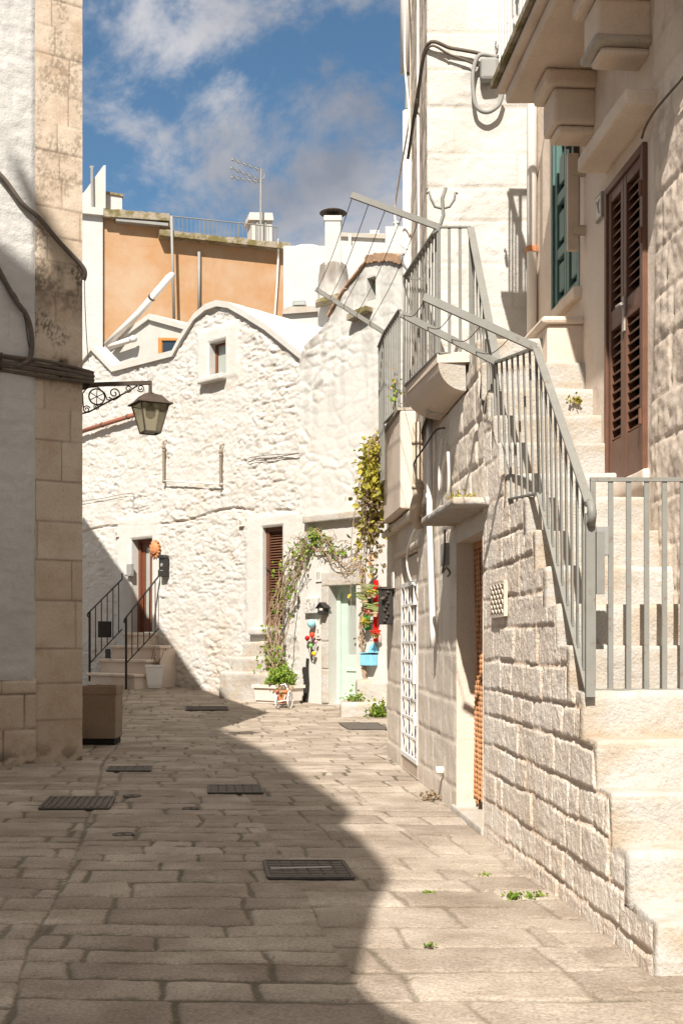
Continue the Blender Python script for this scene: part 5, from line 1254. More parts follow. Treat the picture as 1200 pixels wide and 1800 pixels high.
    for z in (c + .3, c + 1.5, d - .35): MB().tube([DWP.at(a + .02, .042, z), DWP.at(a + .02, .042, z + .10)], .014, 8).build('hinge', BROWNWOOD, dr)
    rblock('door_sill', DWP.at(a - .03, -.15, c - .12), DWP.u * (b - a + .06), DWP.n * .19, (0, 0, .117), SMOOTHSTONE, rt, r=.012, amp=.004)
    # green shutter
    a, b, c, d = grn; w = MB(); o = -.05
    w.fbox(DWP, a, b, o - .03, o - .02, c, d); w.fbox(DWP, a, a + .05, o, o + .06, c, d); w.fbox(DWP, b - .05, b, o, o + .06, c, d)
    gs = w.build('shutter', GREENPAINT, rt); lf = MB(); mid = (a + b) / 2
    for l0, l1 in ((a + .055, mid - .004), (mid + .004, b - .055)):
        lf.fbox(DWP, l0, l0 + .07, o - .01, o + .04, c + .01, d - .01); lf.fbox(DWP, l1 - .07, l1, o - .01, o + .04, c + .01, d - .01)
        for z in (c + .01, c + .45, c + .92, d - .1): lf.fbox(DWP, l0 + .07, l1 - .07, o - .01, o + .037, z, z + .09)
        for z in (c + .16, c + .60, c + 1.08): lf.fbox(DWP, l0 + .11, l1 - .11, o - .0, o + .03, z, z + .24)
    lf.build('leaf', GREENPAINT, gs, bevel=.008); hw = MB(); hw.fbox(DWP, a - .002, a + .02, o + .06, o + .10, c + .9, c + 1.15); hw.bar(DWP.at(a + .1, o + .06, c + 1.25), DWP.at(a + .35, o + .06, c + 1.25), .03, .02); hw.build('latch', RUSTIRON, gs)
    rblock('window_sill', DWP.at(a - .06, -.22, c - .10), DWP.u * (b - a + .14), DWP.n * .29, (0, 0, .095), SMOOTHSTONE, rt, r=.015, amp=.004)
    # low bench wall below the green shutter
    MB().prism([(1.62, 9.42, 3.5), (xdw(9.42) + .02, 9.42, 3.5), (xdw(10.9) + .02, 10.98, 3.5), (1.50, 10.98, 3.5)], (0, 0, .50)).build('bench_wall', SMOOTHSTONE, rt, bevel=.01)
    MB().prism([(1.575, 9.38, 4.002), (xdw(9.38) + .02, 9.38, 4.002), (xdw(10.9) + .02, 10.975, 4.002), (1.455, 10.975, 4.002)], (0, 0, .06)).build('bench_cap', SMOOTHSTONE, rt, bevel=.025)
    # number tile
    u, z = DWP.uz(1056, 365); t = MB().fbox(DWP, u - .075, u + .075, .0, .022, z - .095, z + .095).build('number_tile', GREYBOX, rt)
    k = MB(); k.fbox(DWP, u - .06, u + .06, .022, .025, z - .08, z + .08); t2 = k.build('glaze', PINKWHITE, t)
    k = MB(); k.bar(DWP.at(u + .03, .028, z + .05), DWP.at(u - .03, .028, z - .05), .018, .004, side=DWP.u); k.bar(DWP.at(u - .03, .028, z + .05), DWP.at(u - .0, .028, z + .0), .016, .004, side=DWP.u); k.build('digit_mark', GREYBOX, t)
    # ledge above the door
    rblock('drip_ledge', DWP.at(SU(7.66), -.03, 4.94), DWP.u * 1.14, DWP.n * .25, (0, 0, .11), SMOOTHSTONE, rt, r=.02, amp=.008)
    # balcony on scrolled stone brackets
    ys, ye = 6.2, 9.65; bz = 5.84
    def ed(y, o): return (xdw(y) - o, y)
    sl = MB(); sl.prism([(*ed(ys, .56), bz), (xdw(ys) + .02, ys, bz), (xdw(ye) + .02, ye, bz), (*ed(ye, .56), bz)], (0, 0, .10)); sl.prism([(*ed(ys, .62), bz + .10), (xdw(ys) + .02, ys, bz + .10), (xdw(ye) + .02, ye + .06, bz + .10), (*ed(ye + .06, .62), bz + .10)], (0, 0, .07))
    bl = sl.build('balcony_slab', SMOOTHSTONE, rt, bevel=.02)
    MB().prism([(*ed(ys, .66), bz + .172), (xdw(ys), ys, bz + .172), (xdw(ye), ye + .10, bz + .172), (*ed(ye + .1, .66), bz + .172)], (0, 0, .05)).build('slab_edge', MOSSY, bl)
    for (y0, y1, zb, ex) in ((9.08, 9.42, 5.38, .0), (7.82, 8.12, 5.35, .045)):
        b_ = MB()
        for (w, o, z0, z1) in ((.04, .39 + ex, bz - .13, bz - .002), (.0, .32 + ex, zb + .06, bz - .132), (-.03, .28 + ex, zb, zb + .058)):
            b_.box(DWP.at(SU(y0) - w, -.02, z0), DWP.u * (y1 - y0 + 2 * w), DWP.n * (o + .02), (0, 0, z1 - z0))
        b_.build('balcony_bracket', SMOOTHSTONE, rt, bevel=.045)
    rblock('bracket_ledge', DWP.at(SU(7.785), -.02, 5.405), DWP.u * .37, DWP.n * .40, (0, 0, .055), STEPSTONE, rt, r=.02, amp=.006)
build_tall_house()
def balcony_rail():
    ye = 9.68; z0, z1 = 6.065, 7.04; ys = 6.3
    rt = thing('balcony_railing', 'pale grey balcony railing of flat upright bars at top right', 'railing', (xdw(ye) - .6, ye, z0))
    def e(y, o=.60): return Vector((xdw(y) - o, y, 0))
    m = MB(); zt = Vector((0, 0, z1)); m.bar(e(ys) + zt, e(ye) + zt, .05, .02); m.bar(e(ye) + zt, Vector((xdw(ye), ye, z1)), .05, .018); m.bar(e(ys) + Vector((0, 0, z0 + .05)), e(ye) + Vector((0, 0, z0 + .05)), .03, .015)
    m.build('top_rail', BALMET, rt)
    n = int((ye - ys) / .105)
    for k in range(n + 1):
        p = e(ye - .105 * k); MB().bar(p + Vector((0, 0, z0)), p + zt, .014, .024, side=(1, 0, 0)).build('baluster', BALMET, rt)
    for k in range(1, 5):
        p = Vector((xdw(ye) - .6 + .1 * k, ye, 0)); MB().bar(p + Vector((0, 0, z0)), p + zt, .028, .012).build('baluster', BALMET, rt)
    s = MB(); c = e(9.75) + Vector((0, 0, z0 + .2))
    for cy in (9.75, 9.0, 8.6):
        c = e(cy) + Vector((0, 0, z0 + .28)); s.tube([c + Vector((-.01, .07 * math.cos(t) * (1 - t / 12), .07 * math.sin(t) * (1 - t / 12))) for t in [i * .45 for i in range(18)]], .009, 5)
    s.build('scroll', BALMET, rt)
    # unseen hook and drying arm added for their shadow on the terrace wall
    h = MB(); p = e(8.25) + zt
    h.tube([p, p + Vector((0, -.02, .18)), p + Vector((.02, -.02, .34)), p + Vector((.05, -.02, .46))], .022, 7)
    h.tube([p + Vector((-.17, -.02, .40)), p + Vector((-.15, -.02, .31)), p + Vector((-.08, -.02, .25)), p + Vector((.02, -.02, .25)), p + Vector((.12, -.02, .27)), p + Vector((.18, -.02, .34)), p + Vector((.17, -.02, .42))], .016, 7)
    h.build('hook', BALMET, rt)
    MB().bar(p + Vector((.0, .02, -.02)), p + Vector((-.7, 0, .28)), .03, .05).build('drying_arm', BALMET, rt)
BALMET = paint('pale_grey_iron', (0.55, 0.55, 0.53), 0.5, 0.06, 5, 0, (0.15, 0.12, 0.09), 0.6)
balcony_rail()
def shutter_beam():
    u = SU(9.34); rt = thing('wall_beam', 'beige metal box bar on two brackets standing before the green shutter', 'metal bar', DWP.at(u, .1, 4.56))
    MB().box(DWP.at(u, .055, 4.56), DWP.u * .05, DWP.n * .085, (0, 0, .76)).build('bar', BEIGEMETAL, rt, bevel=.006)
    for z in (4.68, 5.14): MB().box(DWP.at(u + .01, 0, z), DWP.u * .012, DWP.n * .06, (0, 0, .08)).box(DWP.at(u - .014, .0, z), DWP.u * .012, DWP.n * .10, (0, 0, .06)).build('bracket', BEIGEMETAL, rt)
shutter_beam()
def tall_pipes():
    rt = thing('downpipe', 'white downpipe beside the green shutter on the tall house', 'downpipe', (1.735, 10.93, 3.95))
    MB().tube([(1.735, 10.90, 3.95), (1.735, 10.90, 9.6)], .048, 12).build('pipe', WHITEPIPE, rt, smooth=True)
    for z in (5.05, 6.9): MB().tube([(1.735, 10.90, z), (1.735, 10.90, z + .05)], .058, 12).build('clamp', TERRA if z < 6 else WHITEPIPE, rt)
    rt = thing('downpipe', 'white downpipe at the far left edge of the tall house against the sky', 'downpipe', (.78, 14.1, 3.8))
    MB().tube([(.775, 14.08, 3.9), (.775, 14.08, 7.75)], .055, 12).build('pipe', WHITEPIPE, rt, smooth=True)
    MB().tube([(.775, 14.08, 7.78), (.785, 14.08, 8.2)], .03, 8).build('joint_pipe', GREYBOX, rt)
    MB().tube([(.765, 14.08, 8.2), (.745, 14.08, 10.6)], .07, 12).build('upper_pipe', WHITEPIPE, rt, smooth=True)
tall_pipes()
for lab, P, r, mt in (
    ('dark cable bundle arching along the top of the tall terrace wall', [(.70, 12.6, 6.6), (.73, 11.4, 6.75), (.79, 10.96, 6.98), (1.0, 10.95, 6.94), (1.2, 10.94, 6.90), (1.38, 10.94, 6.86), (1.6, 10.94, 6.85)], .017, CABLE),
    ('second cable beneath the dark bundle on the tall terrace wall', [(.72, 11.5, 6.55), (.78, 10.98, 6.94), (1.0, 10.955, 6.88), (1.25, 10.95, 6.78), (1.3, 10.95, 6.75)], .011, CABLE),
    ('grey conduit looping below the junction box on the tall house', [(1.42, 10.92, 6.84), (1.26, 10.92, 6.86), (1.20, 10.92, 6.70), (1.205, 10.92, 6.50), (1.24, 10.92, 6.38), (1.33, 10.92, 6.34), (1.43, 10.92, 6.40), (1.47, 10.92, 6.52)], .020, GREYBOX),
    ('white cable hanging down beside the left edge downpipe of the tall house', [(.70, 13.9, 10.4), (.72, 13.5, 9.0), (.71, 13.4, 8.0), (.73, 13.0, 7.2), (.66, 13.6, 6.8), (.62, 13.9, 6.5), (.66, 13.7, 6.1), (.74, 13.4, 5.9)], .012, WHITECABLE),
    ('grey cable running down the shaded flank of the tall house', [(.76, 11.6, 10.4), (.74, 11.5, 8.5), (.735, 11.5, 7.0), (.735, 11.4, 5.6), (.74, 11.4, 4.4)], .014, WHITECABLE)):
    cable('cable', P, r, lab, mat=mt)
cable('cable', [DWP.hit(1230, 95, .05), DWP.hit(1198, 138, .06), DWP.hit(1172, 168, .06), DWP.hit(1150, 195, .07), DWP.hit(1134, 222, .06), DWP.hit(1127, 243, .05)], .008, 'thin wire crossing the rough wall right of the brown shutter door')
def jbox():
    rt = thing('junction_box', 'round-cornered grey junction box on the tall terrace wall', 'junction box', (1.345, 10.97, 6.72))
    MB().abox(1.265, 1.43, 10.87, 10.985, 6.62, 6.83).build('box', GREYBOX, rt, bevel=.03)
jbox()

# ------------------------------------------------------------------ grey railings
def rail_set(name, lab, segs, bars_every, group='grey iron railings of the stairs', extra=None):
    """segs: (bottom0, bottom1, top0, top1, n_bars, wide) straight runs of railing"""
    rt = thing(name, lab, 'railing', segs[0][0], group)
    for b0, b1, t0, t1, n, wide in segs:
        b0, b1, t0, t1 = map(Vector, (b0, b1, t0, t1)); d = (b1 - b0); d.z = 0; d.normalize(); sd = Vector((-d.y, d.x, 0))
        MB().bar(t0, t1, wide, .014, side=sd).build('top_rail', GREYMETAL, rt); MB().bar(b0, b1, wide * .8, .012, side=sd).build('bottom_rail', GREYMETAL, rt)
        for k in range(n + 1):
            t = k / n; MB().bar(b0.lerp(b1, t), t0.lerp(t1, t) - Vector((0, 0, .007)), .026 if 0 < k < n else .034, .011, side=d).build('baluster', GREYMETAL, rt)
    if extra: extra(rt)
    return rt
def sx(y, inset=.05): return xsw(y) + inset
P0b, P0t = (sx(6.53), 6.53, 1.22), (sx(6.53), 6.53, 2.26)
P1b, P1t = (sx(7.65), 7.65, 2.45), (sx(7.78), 7.72, 3.40)
P2b, P2t = (sx(8.80), 8.80, 2.54), (sx(8.98), 8.98, 3.60)
P3b, P3t = (sx(10.02), 10.0, ZT - .02), (sx(10.1), 10.0, 4.97)
A_b, A_t = (.812, 10.0, ZT - .02), (.812, 10.0, 4.97)
B_b, B_t = (.60, 11.30, ZT - .02), (.60, 11.30, 4.95)
def newel(rt):
    x, y, z = P0b; MB().bar((x, y - .03, z - .02), (x, y - .03, 2.2), .05, .035).build('newel', GREYMETAL, rt)
    t = Vector(P0t); MB().tube([t + Vector((0, .02, .0)), t + Vector((0, -.06, -.02)), t + Vector((0, -.09, -.07)), t + Vector((0, -.06, -.12)), t + Vector((0, -.02, -.11)), t + Vector((0, -.01, -.07))], .024, 8).build('scroll', GREYMETAL, rt, smooth=True)
    MB().bar((x + .06, y + .0, 1.76), (x + .06, y + .0, 2.10), .045, .04).build('catch_plate', GREYMETAL, rt)
rail_set('railing', 'grey iron railing descending along the lower stair flight to the gate', [(P0b, P1b, P0t, P1t, 10, .05), (P1b, P2b, P1t, P2t, 7, .045)], .1, extra=newel)
rail_set('railing', 'grey iron railing sloping up the upper stair flight to the terrace', [(P2b, P3b, (P2t[0], P2t[1], 3.62), P3t, 8, .06)], .1)
def hooks(rt):
    p = Vector(A_t); h = MB()
    h.tube([p + Vector((-.05, 0, -.06)), p + Vector((.0, 0, -.02)), p + Vector((.04, 0, .1)), p + Vector((.03, 0, .24)), p + Vector((.06, 0, .33))], .016, 7)
    h.tube([p + Vector((-.10, 0, .28)), p + Vector((-.08, 0, .30)), p + Vector((-.065, 0, .24)), p + Vector((-.03, 0, .17)), p + Vector((.03, 0, .155)), p + Vector((.09, 0, .17)), p + Vector((.13, 0, .23)), p + Vector((.14, 0, .29)), p + Vector((.16, 0, .28))], .011, 7)
    q = Vector(B_t); h.tube([q + Vector((.04, 0, -.05)), q + Vector((.03, 0, .05)), q + Vector((-.02, 0, .12)), q + Vector((-.04, 0, .2)), q + Vector((-.01, 0, .22))], .014, 7)
    h.build('hook', GREYMETAL, rt, smooth=True); MB().bar(q + Vector((0, 0, -.01)), (.78, 11.30, 4.93), .02, .02).build('end_tie', GREYMETAL, rt)
rail_set('railing', 'grey iron railing along the terrace edge with curled hooks', [(A_b, B_b, A_t, B_t, 12, .05), (A_b, P3b, A_t, P3t, 3, .03)], .1, extra=hooks)
C_b, C_t = (.636, 13.02, 4.06), (.636, 13.02, 5.12); E_b, E_t = (.505, 14.0, 4.06), (.505, 14.0, 5.12)
rail_set('railing', 'grey iron railing on the solid parapet beyond the terrace, flowers between its bars', [(C_b, E_b, C_t, E_t, 9, .045), ((.50, 14.03, 3.4), (.465, 14.6, 3.4), (.50, 14.03, 5.12), (.455, 14.68, 5.12), 6, .04)], .1)
def arms(lab, a, ae, b, be, nw):
    rt = thing('clothes_line', lab, 'clothes line', a, 'clothes drying arms with wires'); a, ae, b, be = map(Vector, (a, ae, b, be))
    for p, q in ((a, ae), (b, be)): MB().bar(p, q, .03, .05, side=(0, 1, 0)).build('arm', GREYMETAL, rt)
    for k in range(nw):
        t = .22 + .76 * k / (nw - 1); p, q = a.lerp(ae, t), b.lerp(be, t); mid = (p + q) / 2 - Vector((0, 0, .06))
        MB().tube(cable(None, [p, mid, q], 0, '', sub=6), .0035, 4).build('wire', RUSTIRON, rt)
arms('pair of high grey clothes-line arms reaching out from the terrace with sagging wires', A_t, (.08, 10.0, 5.24), E_t, (-.30, 13.95, 5.62), 5)
arms('pair of low grey clothes-line arms reaching out from the stair landing with thin wires', P1t, (.535, 7.78, 3.745), P2t, (.45, 9.0, 3.97), 4)

# gate at the foot of the stairs
def gate():
    y = 6.62; x0 = (1041 - HORX) * y / FPX; x1 = 2.085; z0 = EYE + (HORY - 1214) * y / FPX; z1 = EYE + (HORY - 843) * y / FPX
    rt = thing('stair_gate', 'grey iron bar gate with lock box closing the staircase', 'gate', (x0, y, z0))
    f = MB()
    for (a, b) in (((x0, y, z0), (x0, y, z1)), ((x1, y, z0), (x1, y, z1))): f.bar(a, b, .030, .024)
    f.bar((x0 - .015, y, z1), (x1, y, z1), .026, .022); f.bar((x0 - .015, y, z0), (x1, y, z0), .026, .022); f.build('frame', GREYMETAL, rt)
    n = 7
    for k in range(1, n): MB().bar((x0 + (x1 - x0) * k / n, y, z0 + .011), (x0 + (x1 - x0) * k / n, y, z1 - .011), .028, .012).build('bar', GREYMETAL, rt)
    lb = MB(); zc = EYE + (HORY - 951) * y / FPX; lb.abox(x0 + .016, x0 + .085, y - .02, y + .02, zc - .08, zc + .08); l = lb.build('lock_box', GREYBOX, rt, bevel=.004)
    k = MB(); k.lathe((x0 + .05, y - .0195, zc - .03), [(.012, 0), (.012, .01), (.004, .012)], 10, ax=(0, -1, 0)); k.abox(x0 + .043, x0 + .057, y - .026, y - .0205, zc - .055, zc - .01); k.build('keyhole', RUSTIRON, l)
gate()

# ------------------------------------------------------------------ trailing plant on the terrace-house corner
def trailing():
    rt = thing('trailing_plant', 'yellow-green trailing plant hanging from the parapet at the house corner', 'plant', (.45, 14.75, 4.0)); rng = random.Random(31); pts = []; dry = []; st = MB()
    for k in range(26):
        p = Vector((.47 + rng.uniform(-.10, .03), 14.72 + rng.uniform(-.2, .25), 4.05 + rng.uniform(-.3, .1))); L_ = rng.uniform(.6, 1.35) if k < 20 else rng.uniform(1.4, 2.0); q = [p]; v = Vector((rng.uniform(-.16, .02), rng.uniform(-.1, .1), .1))
        for i in range(14):
            v = v * .8 + Vector((rng.gauss(0, .04), rng.gauss(0, .04), -.25)); q.append(q[-1] + v.normalized() * L_ / 13)
            n = 5 if k < 20 else (1 if i % 2 else 0)
            for _ in range(n):
                c = q[-1] + Vector((rng.gauss(0, .055), rng.gauss(0, .06), rng.gauss(0, .05)));
                (dry if (c.z < 3.35 and rng.random() < .6 and k < 20) else pts).append(c)
        st.tube(q, [.008 - .0004 * i for i in range(len(q))], 4)
    st.build('stem', STEM, rt); leaf_mesh('leaf', pts, .075, LEAFYEL, rt, 8); leaf_mesh('dry_leaf', dry, .07, LEAFDRY, rt, 9)
    ft = thing('flower', 'small yellow-flowered plant growing between the bars of the parapet railing', 'plant', (.60, 13.3, 4.06)); pt = [Vector((.60 + rng.gauss(0, .03), 13.3 + rng.gauss(0, .06), 4.3 + rng.gauss(0, .1))) for _ in range(26)]
    leaf_mesh('leaf', pt, .06, LEAF, ft, 3); leaf_mesh('petal', [p + Vector((0, 0, .12)) for p in pt[:12]], .05, foliage('yellow_petals', (.6, .28, .02), (.75, .45, .05)), ft, 5)
    s = MB(); s.tube([(.60, 13.3, 4.06), (.6, 13.3, 4.4)], .006, 4); s.build('stem', STEM, ft)
trailing()

# ------------------------------------------------------------------ weeds in the joints
def weed(px, py, r, n, lab, seed, size=.05, hgt=1.0, mat=None, pos=None):
    c = pos if pos is not None else ground_hit(px, py); rng = random.Random(seed)
    pts = [c + Vector((rng.gauss(0, r), rng.gauss(0, r * .6), abs(rng.gauss(0, r * .6)) * hgt + .004)) for _ in range(n)]
    rt = thing('weed', lab, 'weed', c, 'weeds in the street'); leaf_mesh('leaf', pts, size, mat or LEAF, rt, seed, droop=-.4)
    s = MB()
    for p in pts[::6]: s.tube([c + (p - c) * .2 * Vector((1, 1, 0)).length * 0 + Vector(((p.x - c.x) * .4, (p.y - c.y) * .4, 0)), p], .003, 4)
    s.build('stem', STEM, rt)
weed(664, 1246, .09, 240, 'green leafy weed in front of the rough stone doorsteps', 1, .07, 2.6, pos=Vector((.72, 23.1, gz(23))))
weed(620, 1200, .10, 90, 'small green weed on top of the stone doorsteps by the mint door', 2, .07, 1.4, pos=Vector((.28, 23.75, EYE + (HORY - 1236) * 23.2 / FPX)))
weed(905, 1579, .030, 50, 'small tuft of grass in the paving joint near the rough staircase flank', 3, .028, .6)
weed(942, 1577, .032, 44, 'low grass tuft right of another tuft beside the staircase flank', 4, .026, .4)
weed(752, 1571, .014, 26, 'tiny green tuft in the sunlit paving right of the large iron cover', 5, .02, .6)
weed(756, 1665, .016, 26, 'tiny green tuft in the sunlit paving nearest the camera', 6, .022, .6)
weed(850, 1539, .018, 26, 'tiny grass tuft in a paving joint upstreet of the two wall tufts', 7, .022, .5)
weed(1010, 700, .022, 40, 'dry golden weed on a stair riser below the bench wall', 8, .03, 1.5, LEAFYEL, pos=Vector((1.78, 9.11, 3.44 - .12)))
weed(835, 880, .06, 80, 'mossy yellow weed at the wall foot on the canopy slab', 9, .035, .9, LEAFYEL, pos=SWP.at(SU(9.55), .10, 2.61))
weed(760, 1390, .06, 70, 'dry weed at the foot of the wall below the drain spout', 10, .04, .8, LEAFDRY, pos=SWP.at(SU(11.3), .10, 0.01))

# ------------------------------------------------------------------ iron covers in the paving
def cover(px0, px1, py0, py1, lab, kind='cover', skew=0.0):
    a = ground_hit((px0 + px1) / 2, (py0 + py1) / 2); y0 = ground_hit(600, py1).y; y1 = ground_hit(600, py0).y
    x0 = (px0 - HORX) * a.y / FPX; x1 = (px1 - HORX) * a.y / FPX; z = gz(a.y) + .012
    rt = thing('manhole_cover' if kind == 'cover' else 'drain_grate', lab, 'manhole cover' if kind == 'cover' else 'drain grate', ((x0 + x1) / 2, a.y, z), 'iron covers in the paving')
    sk = Vector((-.12, 1, 0)); L_ = y1 - y0; W_ = x1 - x0
    def q(s, t, dz=0): return Vector((x0, y0, z)) + Vector((W_ * s, 0, 0)) + sk * (L_ * t) + Vector((0, 0, dz + gz(y0 + L_ * t) - gz(a.y)))
    m = MB(); m.prism([q(0, 0, -.02), q(1, 0, -.02), q(1, 1, -.02), q(0, 1, -.02)], (0, 0, .022)); m.build('plate', CAST, rt)
    f = MB()
    for s0, t0, s1, t1 in ((0, 0, 1, 0), (0, 1, 1, 1)): f.bar(q(s0, t0, .004), q(s1, t1, .004), .03, .012, side=(0, 1, 0))
    for s0 in (0.01, .99): f.bar(q(s0, 0.02, .004), q(s0, .98, .004), .026, .011)
    f.build('rim', CAST, rt); g = MB()
    if kind == 'cover':
        nx = max(3, int(W_ / .085)); ny = max(2, int(L_ / .085))
        for i in range(nx):
            for j in range(ny):
                s, t = (i + .5) / nx, (j + .5) / ny; w = W_ / nx * .40; c = q(.03 + .94 * s, .05 + .9 * t, .002); g.box(c - Vector((w, L_ / ny * .36, 0)), (2 * w, 0, 0), (0, L_ / ny * .72, 0), (0, 0, .006))
    else:
        n = max(6, int(W_ / .06))
        for i in range(n): g.bar(q(.03 + .94 * (i + .5) / n, .06, .006), q(.03 + .94 * (i + .5) / n, .94, .006), .03, .012)
    g.build('tread_pattern' if kind == 'cover' else 'grate_bar', CAST, rt)
    return rt, q, L_
rt, q, L_ = cover(476, 622, 1517, 1547, 'large cast-iron cover with a worn silver strip, nearest the camera')
MB().bar(q(.06, .47, .010), q(.80, .55, .010), .035, .005, side=(0, 1, 0)).build('worn_strip', CASTWEAR, rt)
cover(372, 466, 1383, 1396, 'dark cast-iron cover in the shaded paving at mid street')
cover(86, 206, 1404, 1424, 'rusty slotted drain grate in the shaded paving below the left house', 'grate')
cover(194, 270, 1350, 1357, 'narrow dull cover in shade just right of the corner planter')
cover(612, 682, 1272, 1283, 'brown iron cover in the sunlit paving before the rough doorsteps')
cover(330, 405, 1243, 1249, 'thin dark iron cover at the tip of the far shadow')
def round_cap(px, py, r, lab):
    c = ground_hit(px, py); rt = thing('manhole_cover', lab, 'manhole cover', c, 'iron covers in the paving')
    MB().lathe(c, [(r, -.02), (r, .011), (r * .93, .011), (r * .92, .008), (.004, .008)], 20).build('lid', CAST, rt)
    MB().lathe(c, [(r * .2, .0), (r * .2, .014), (.003, .014)], 10).build('boss', CAST, rt)
round_cap(217, 1468, .085, 'small round iron lid in shade nearest the camera'); round_cap(232, 1400, .09, 'small round iron lid right of the rusty slotted grate'); round_cap(335, 1422, .075, 'small round iron lid right of and below the mid-street cover')

# ------------------------------------------------------------------ houses and roofs behind
def bg_mesh(fr, pts, back, name, mat, parent): return MB().prism([fr(*p) for p in pts], back).build(name, mat, parent)
def build_orange():
    def o(px, py, off=0.0): return OHP.hit(px, py, off)
    rt = thing('orange_house', 'orange rendered house with white pilaster rising behind the rubble house', 'house', OHP.at(0, 0, 0)); bk = -OHP.n * 6
    zb = lambda px: (px, 760)
    bg_mesh(o, [zb(181), zb(298), (298, 382), (181, 372)], bk, 'orange_wall', ORANGE, rt)
    bg_mesh(lambda x, y: o(x, y, .01), [zb(298), zb(509), (509, 434), (298, 410)], bk, 'orange_wall', ORANGE, rt)
    bg_mesh(lambda x, y: o(x, y, .14), [(120, 760), (181, 760), (181, 372), (120, 364)], bk, 'white_pilaster', COOLPLASTER, rt)
    bg_mesh(lambda x, y: o(x, y, .30), [(120, 372), (182, 378), (182, 366), (120, 358)], bk, 'white_coping', PLASTER, rt)
    rr = random.Random(6)
    def rough(x0, y0, x1, y1, th):
        n = 14; up = [(x0 + (x1 - x0) * k / n, y0 + (y1 - y0) * k / n + rr.uniform(-1.6, 1.2)) for k in range(n + 1)]; return up + [(x, y + th) for x, y in ((x1, y1), (x0, y0))]
    bg_mesh(lambda x, y: o(x, y, .34), rough(182, 367, 298, 375, 13), bk, 'mossy_coping', MOSSY, rt)
    bg_mesh(lambda x, y: o(x, y, .40), rough(281, 403, 510, 428, 10), bk, 'mossy_coping', MOSSY, rt)
    bg_mesh(lambda x, y: o(x, y, .30), [(204, 388), (296, 397), (296, 392), (204, 383)], -OHP.n * .3, 'gutter', GREYBOX, rt)
    bg_mesh(lambda x, y: o(x, y, -.4), [(120, 366), (186, 366), (186, 290), (182, 291), (148, 338), (120, 352)], -OHP.n * .5, 'parapet_fin', PLASTER, rt)
    bg_mesh(lambda x, y: o(x, y, -.8), [(187, 368), (215, 370), (215, 343), (187, 338)], -OHP.n * 1.2, 'roof_block', COOLPLASTER, rt); bg_mesh(lambda x, y: o(x, y, -.75), [(186, 340), (217, 345), (217, 341), (186, 336)], -OHP.n * 1.3, 'block_cap', MOSSY, rt)
    ch = bg_mesh(lambda x, y: o(x, y, -2.0), [(441, 425), (478, 428), (478, 380), (441, 380)], -OHP.n * .7, 'roof_chimney', PLASTER, rt); bg_mesh(lambda x, y: o(x, y, -1.9), [(437, 386), (481, 387), (479, 374), (439, 373)], -OHP.n * .9, 'chimney_cap', PLASTER, ch)
    s = MB()
    for x in (452, 466): s.prism([o(x - 2, 424, -1.98), o(x + 2, 424, -1.98), o(x + 2, 390, -1.98), o(x - 2, 390, -1.98)], OHP.n * .02)
    s.build('chimney_slot', GREYBOX, ch)
    # wall pipes
    for lab, x0, y0, x1, y1, r, n in (('pole', 301.5, 380, 306, 560, .045, 6), ('pipe', 350, 443, 350, 556, .05, 2)):
        m = MB(); m.tube([o(x0, y0, .12 if lab != 'pole' else .48), o(x1, y1, .12 if lab != 'pole' else .48)], r, 8); m.build('wall_' + lab, GREYBOX, rt, smooth=True)
    MB().tube([o(489, 420, .45), o(489, 455, .15), o(487, 500, .1), o(483, 556, .1)], .035, 6).build('wall_cable', WHITECABLE, rt)
    c = MB(); rng = random.Random(3)
    P = [o(500, 466, .06), o(518, 468, .06)]; c.tube(P, .02, 5); c.build('wire', RUSTIRON, rt)
build_orange()
def roof_rail():
    def o(px, py): return OHP.hit(px, py, -.5)
    rt = thing('roof_railing', 'thin dark railing along the orange house roof edge', 'railing', o(390, 420)); m = MB(); m.tube([o(299, 380), o(487, 399)], .022, 5); m.build('top_rail', GREYMETAL, rt)
    for k in range(26):
        t = k / 25; MB().tube([o(299 + 188 * t, 380 + 19 * t), o(299 + 188 * t, 411 + 19 * t)], .012 if k % 8 else .025, 4).build('baluster', GREYMETAL, rt)
roof_rail()
def antenna():
    def o(px, py): return OHP.hit(px, py, -1.6)
    rt = thing('antenna', 'television antenna on a pale mast above the orange house chimney', 'antenna', o(458, 425)); MB().tube([o(458, 426), o(458.5, 297)], .038, 7).build('mast', GREYBOX, rt)
    for a, b in (((409, 281), (462, 300)), ((407, 296), (460, 318)), ((408, 312), (458, 320))):
        m = MB(); m.tube([o(*a), o(*b)], .018, 6); p, q = o(*a), o(*b); m.ball(p, .045, 8, 5)
        for k in range(5): c = p.lerp(q, .12 + .2 * k); m.tube([c + Vector((.1, .35, .02)), c - Vector((.1, .35, .02))], .012, 4)
        m.build('element', GREYBOX, rt)
    MB().tube([o(461, 303), o(465, 307), o(464, 313), o(460, 315)], .02, 5).build('clamp', GREYBOX, rt)
antenna()
def roof_mast():
    def o(px, py): return OHP.hit(px, py, -.3)
    rt = thing('mast', 'thin grey mast in front of the white parapet fin on the far roof', 'mast', o(163, 366)); MB().tube([o(163, 368), o(162, 292)], .05, 6).build('pole', GREYBOX, rt); MB().bar(o(158, 294), o(165, 293), .06, .06).build('tip', GREYBOX, rt)
roof_mast()
FB = Plane((0, 30.2), (1, -1), (-1, -1))
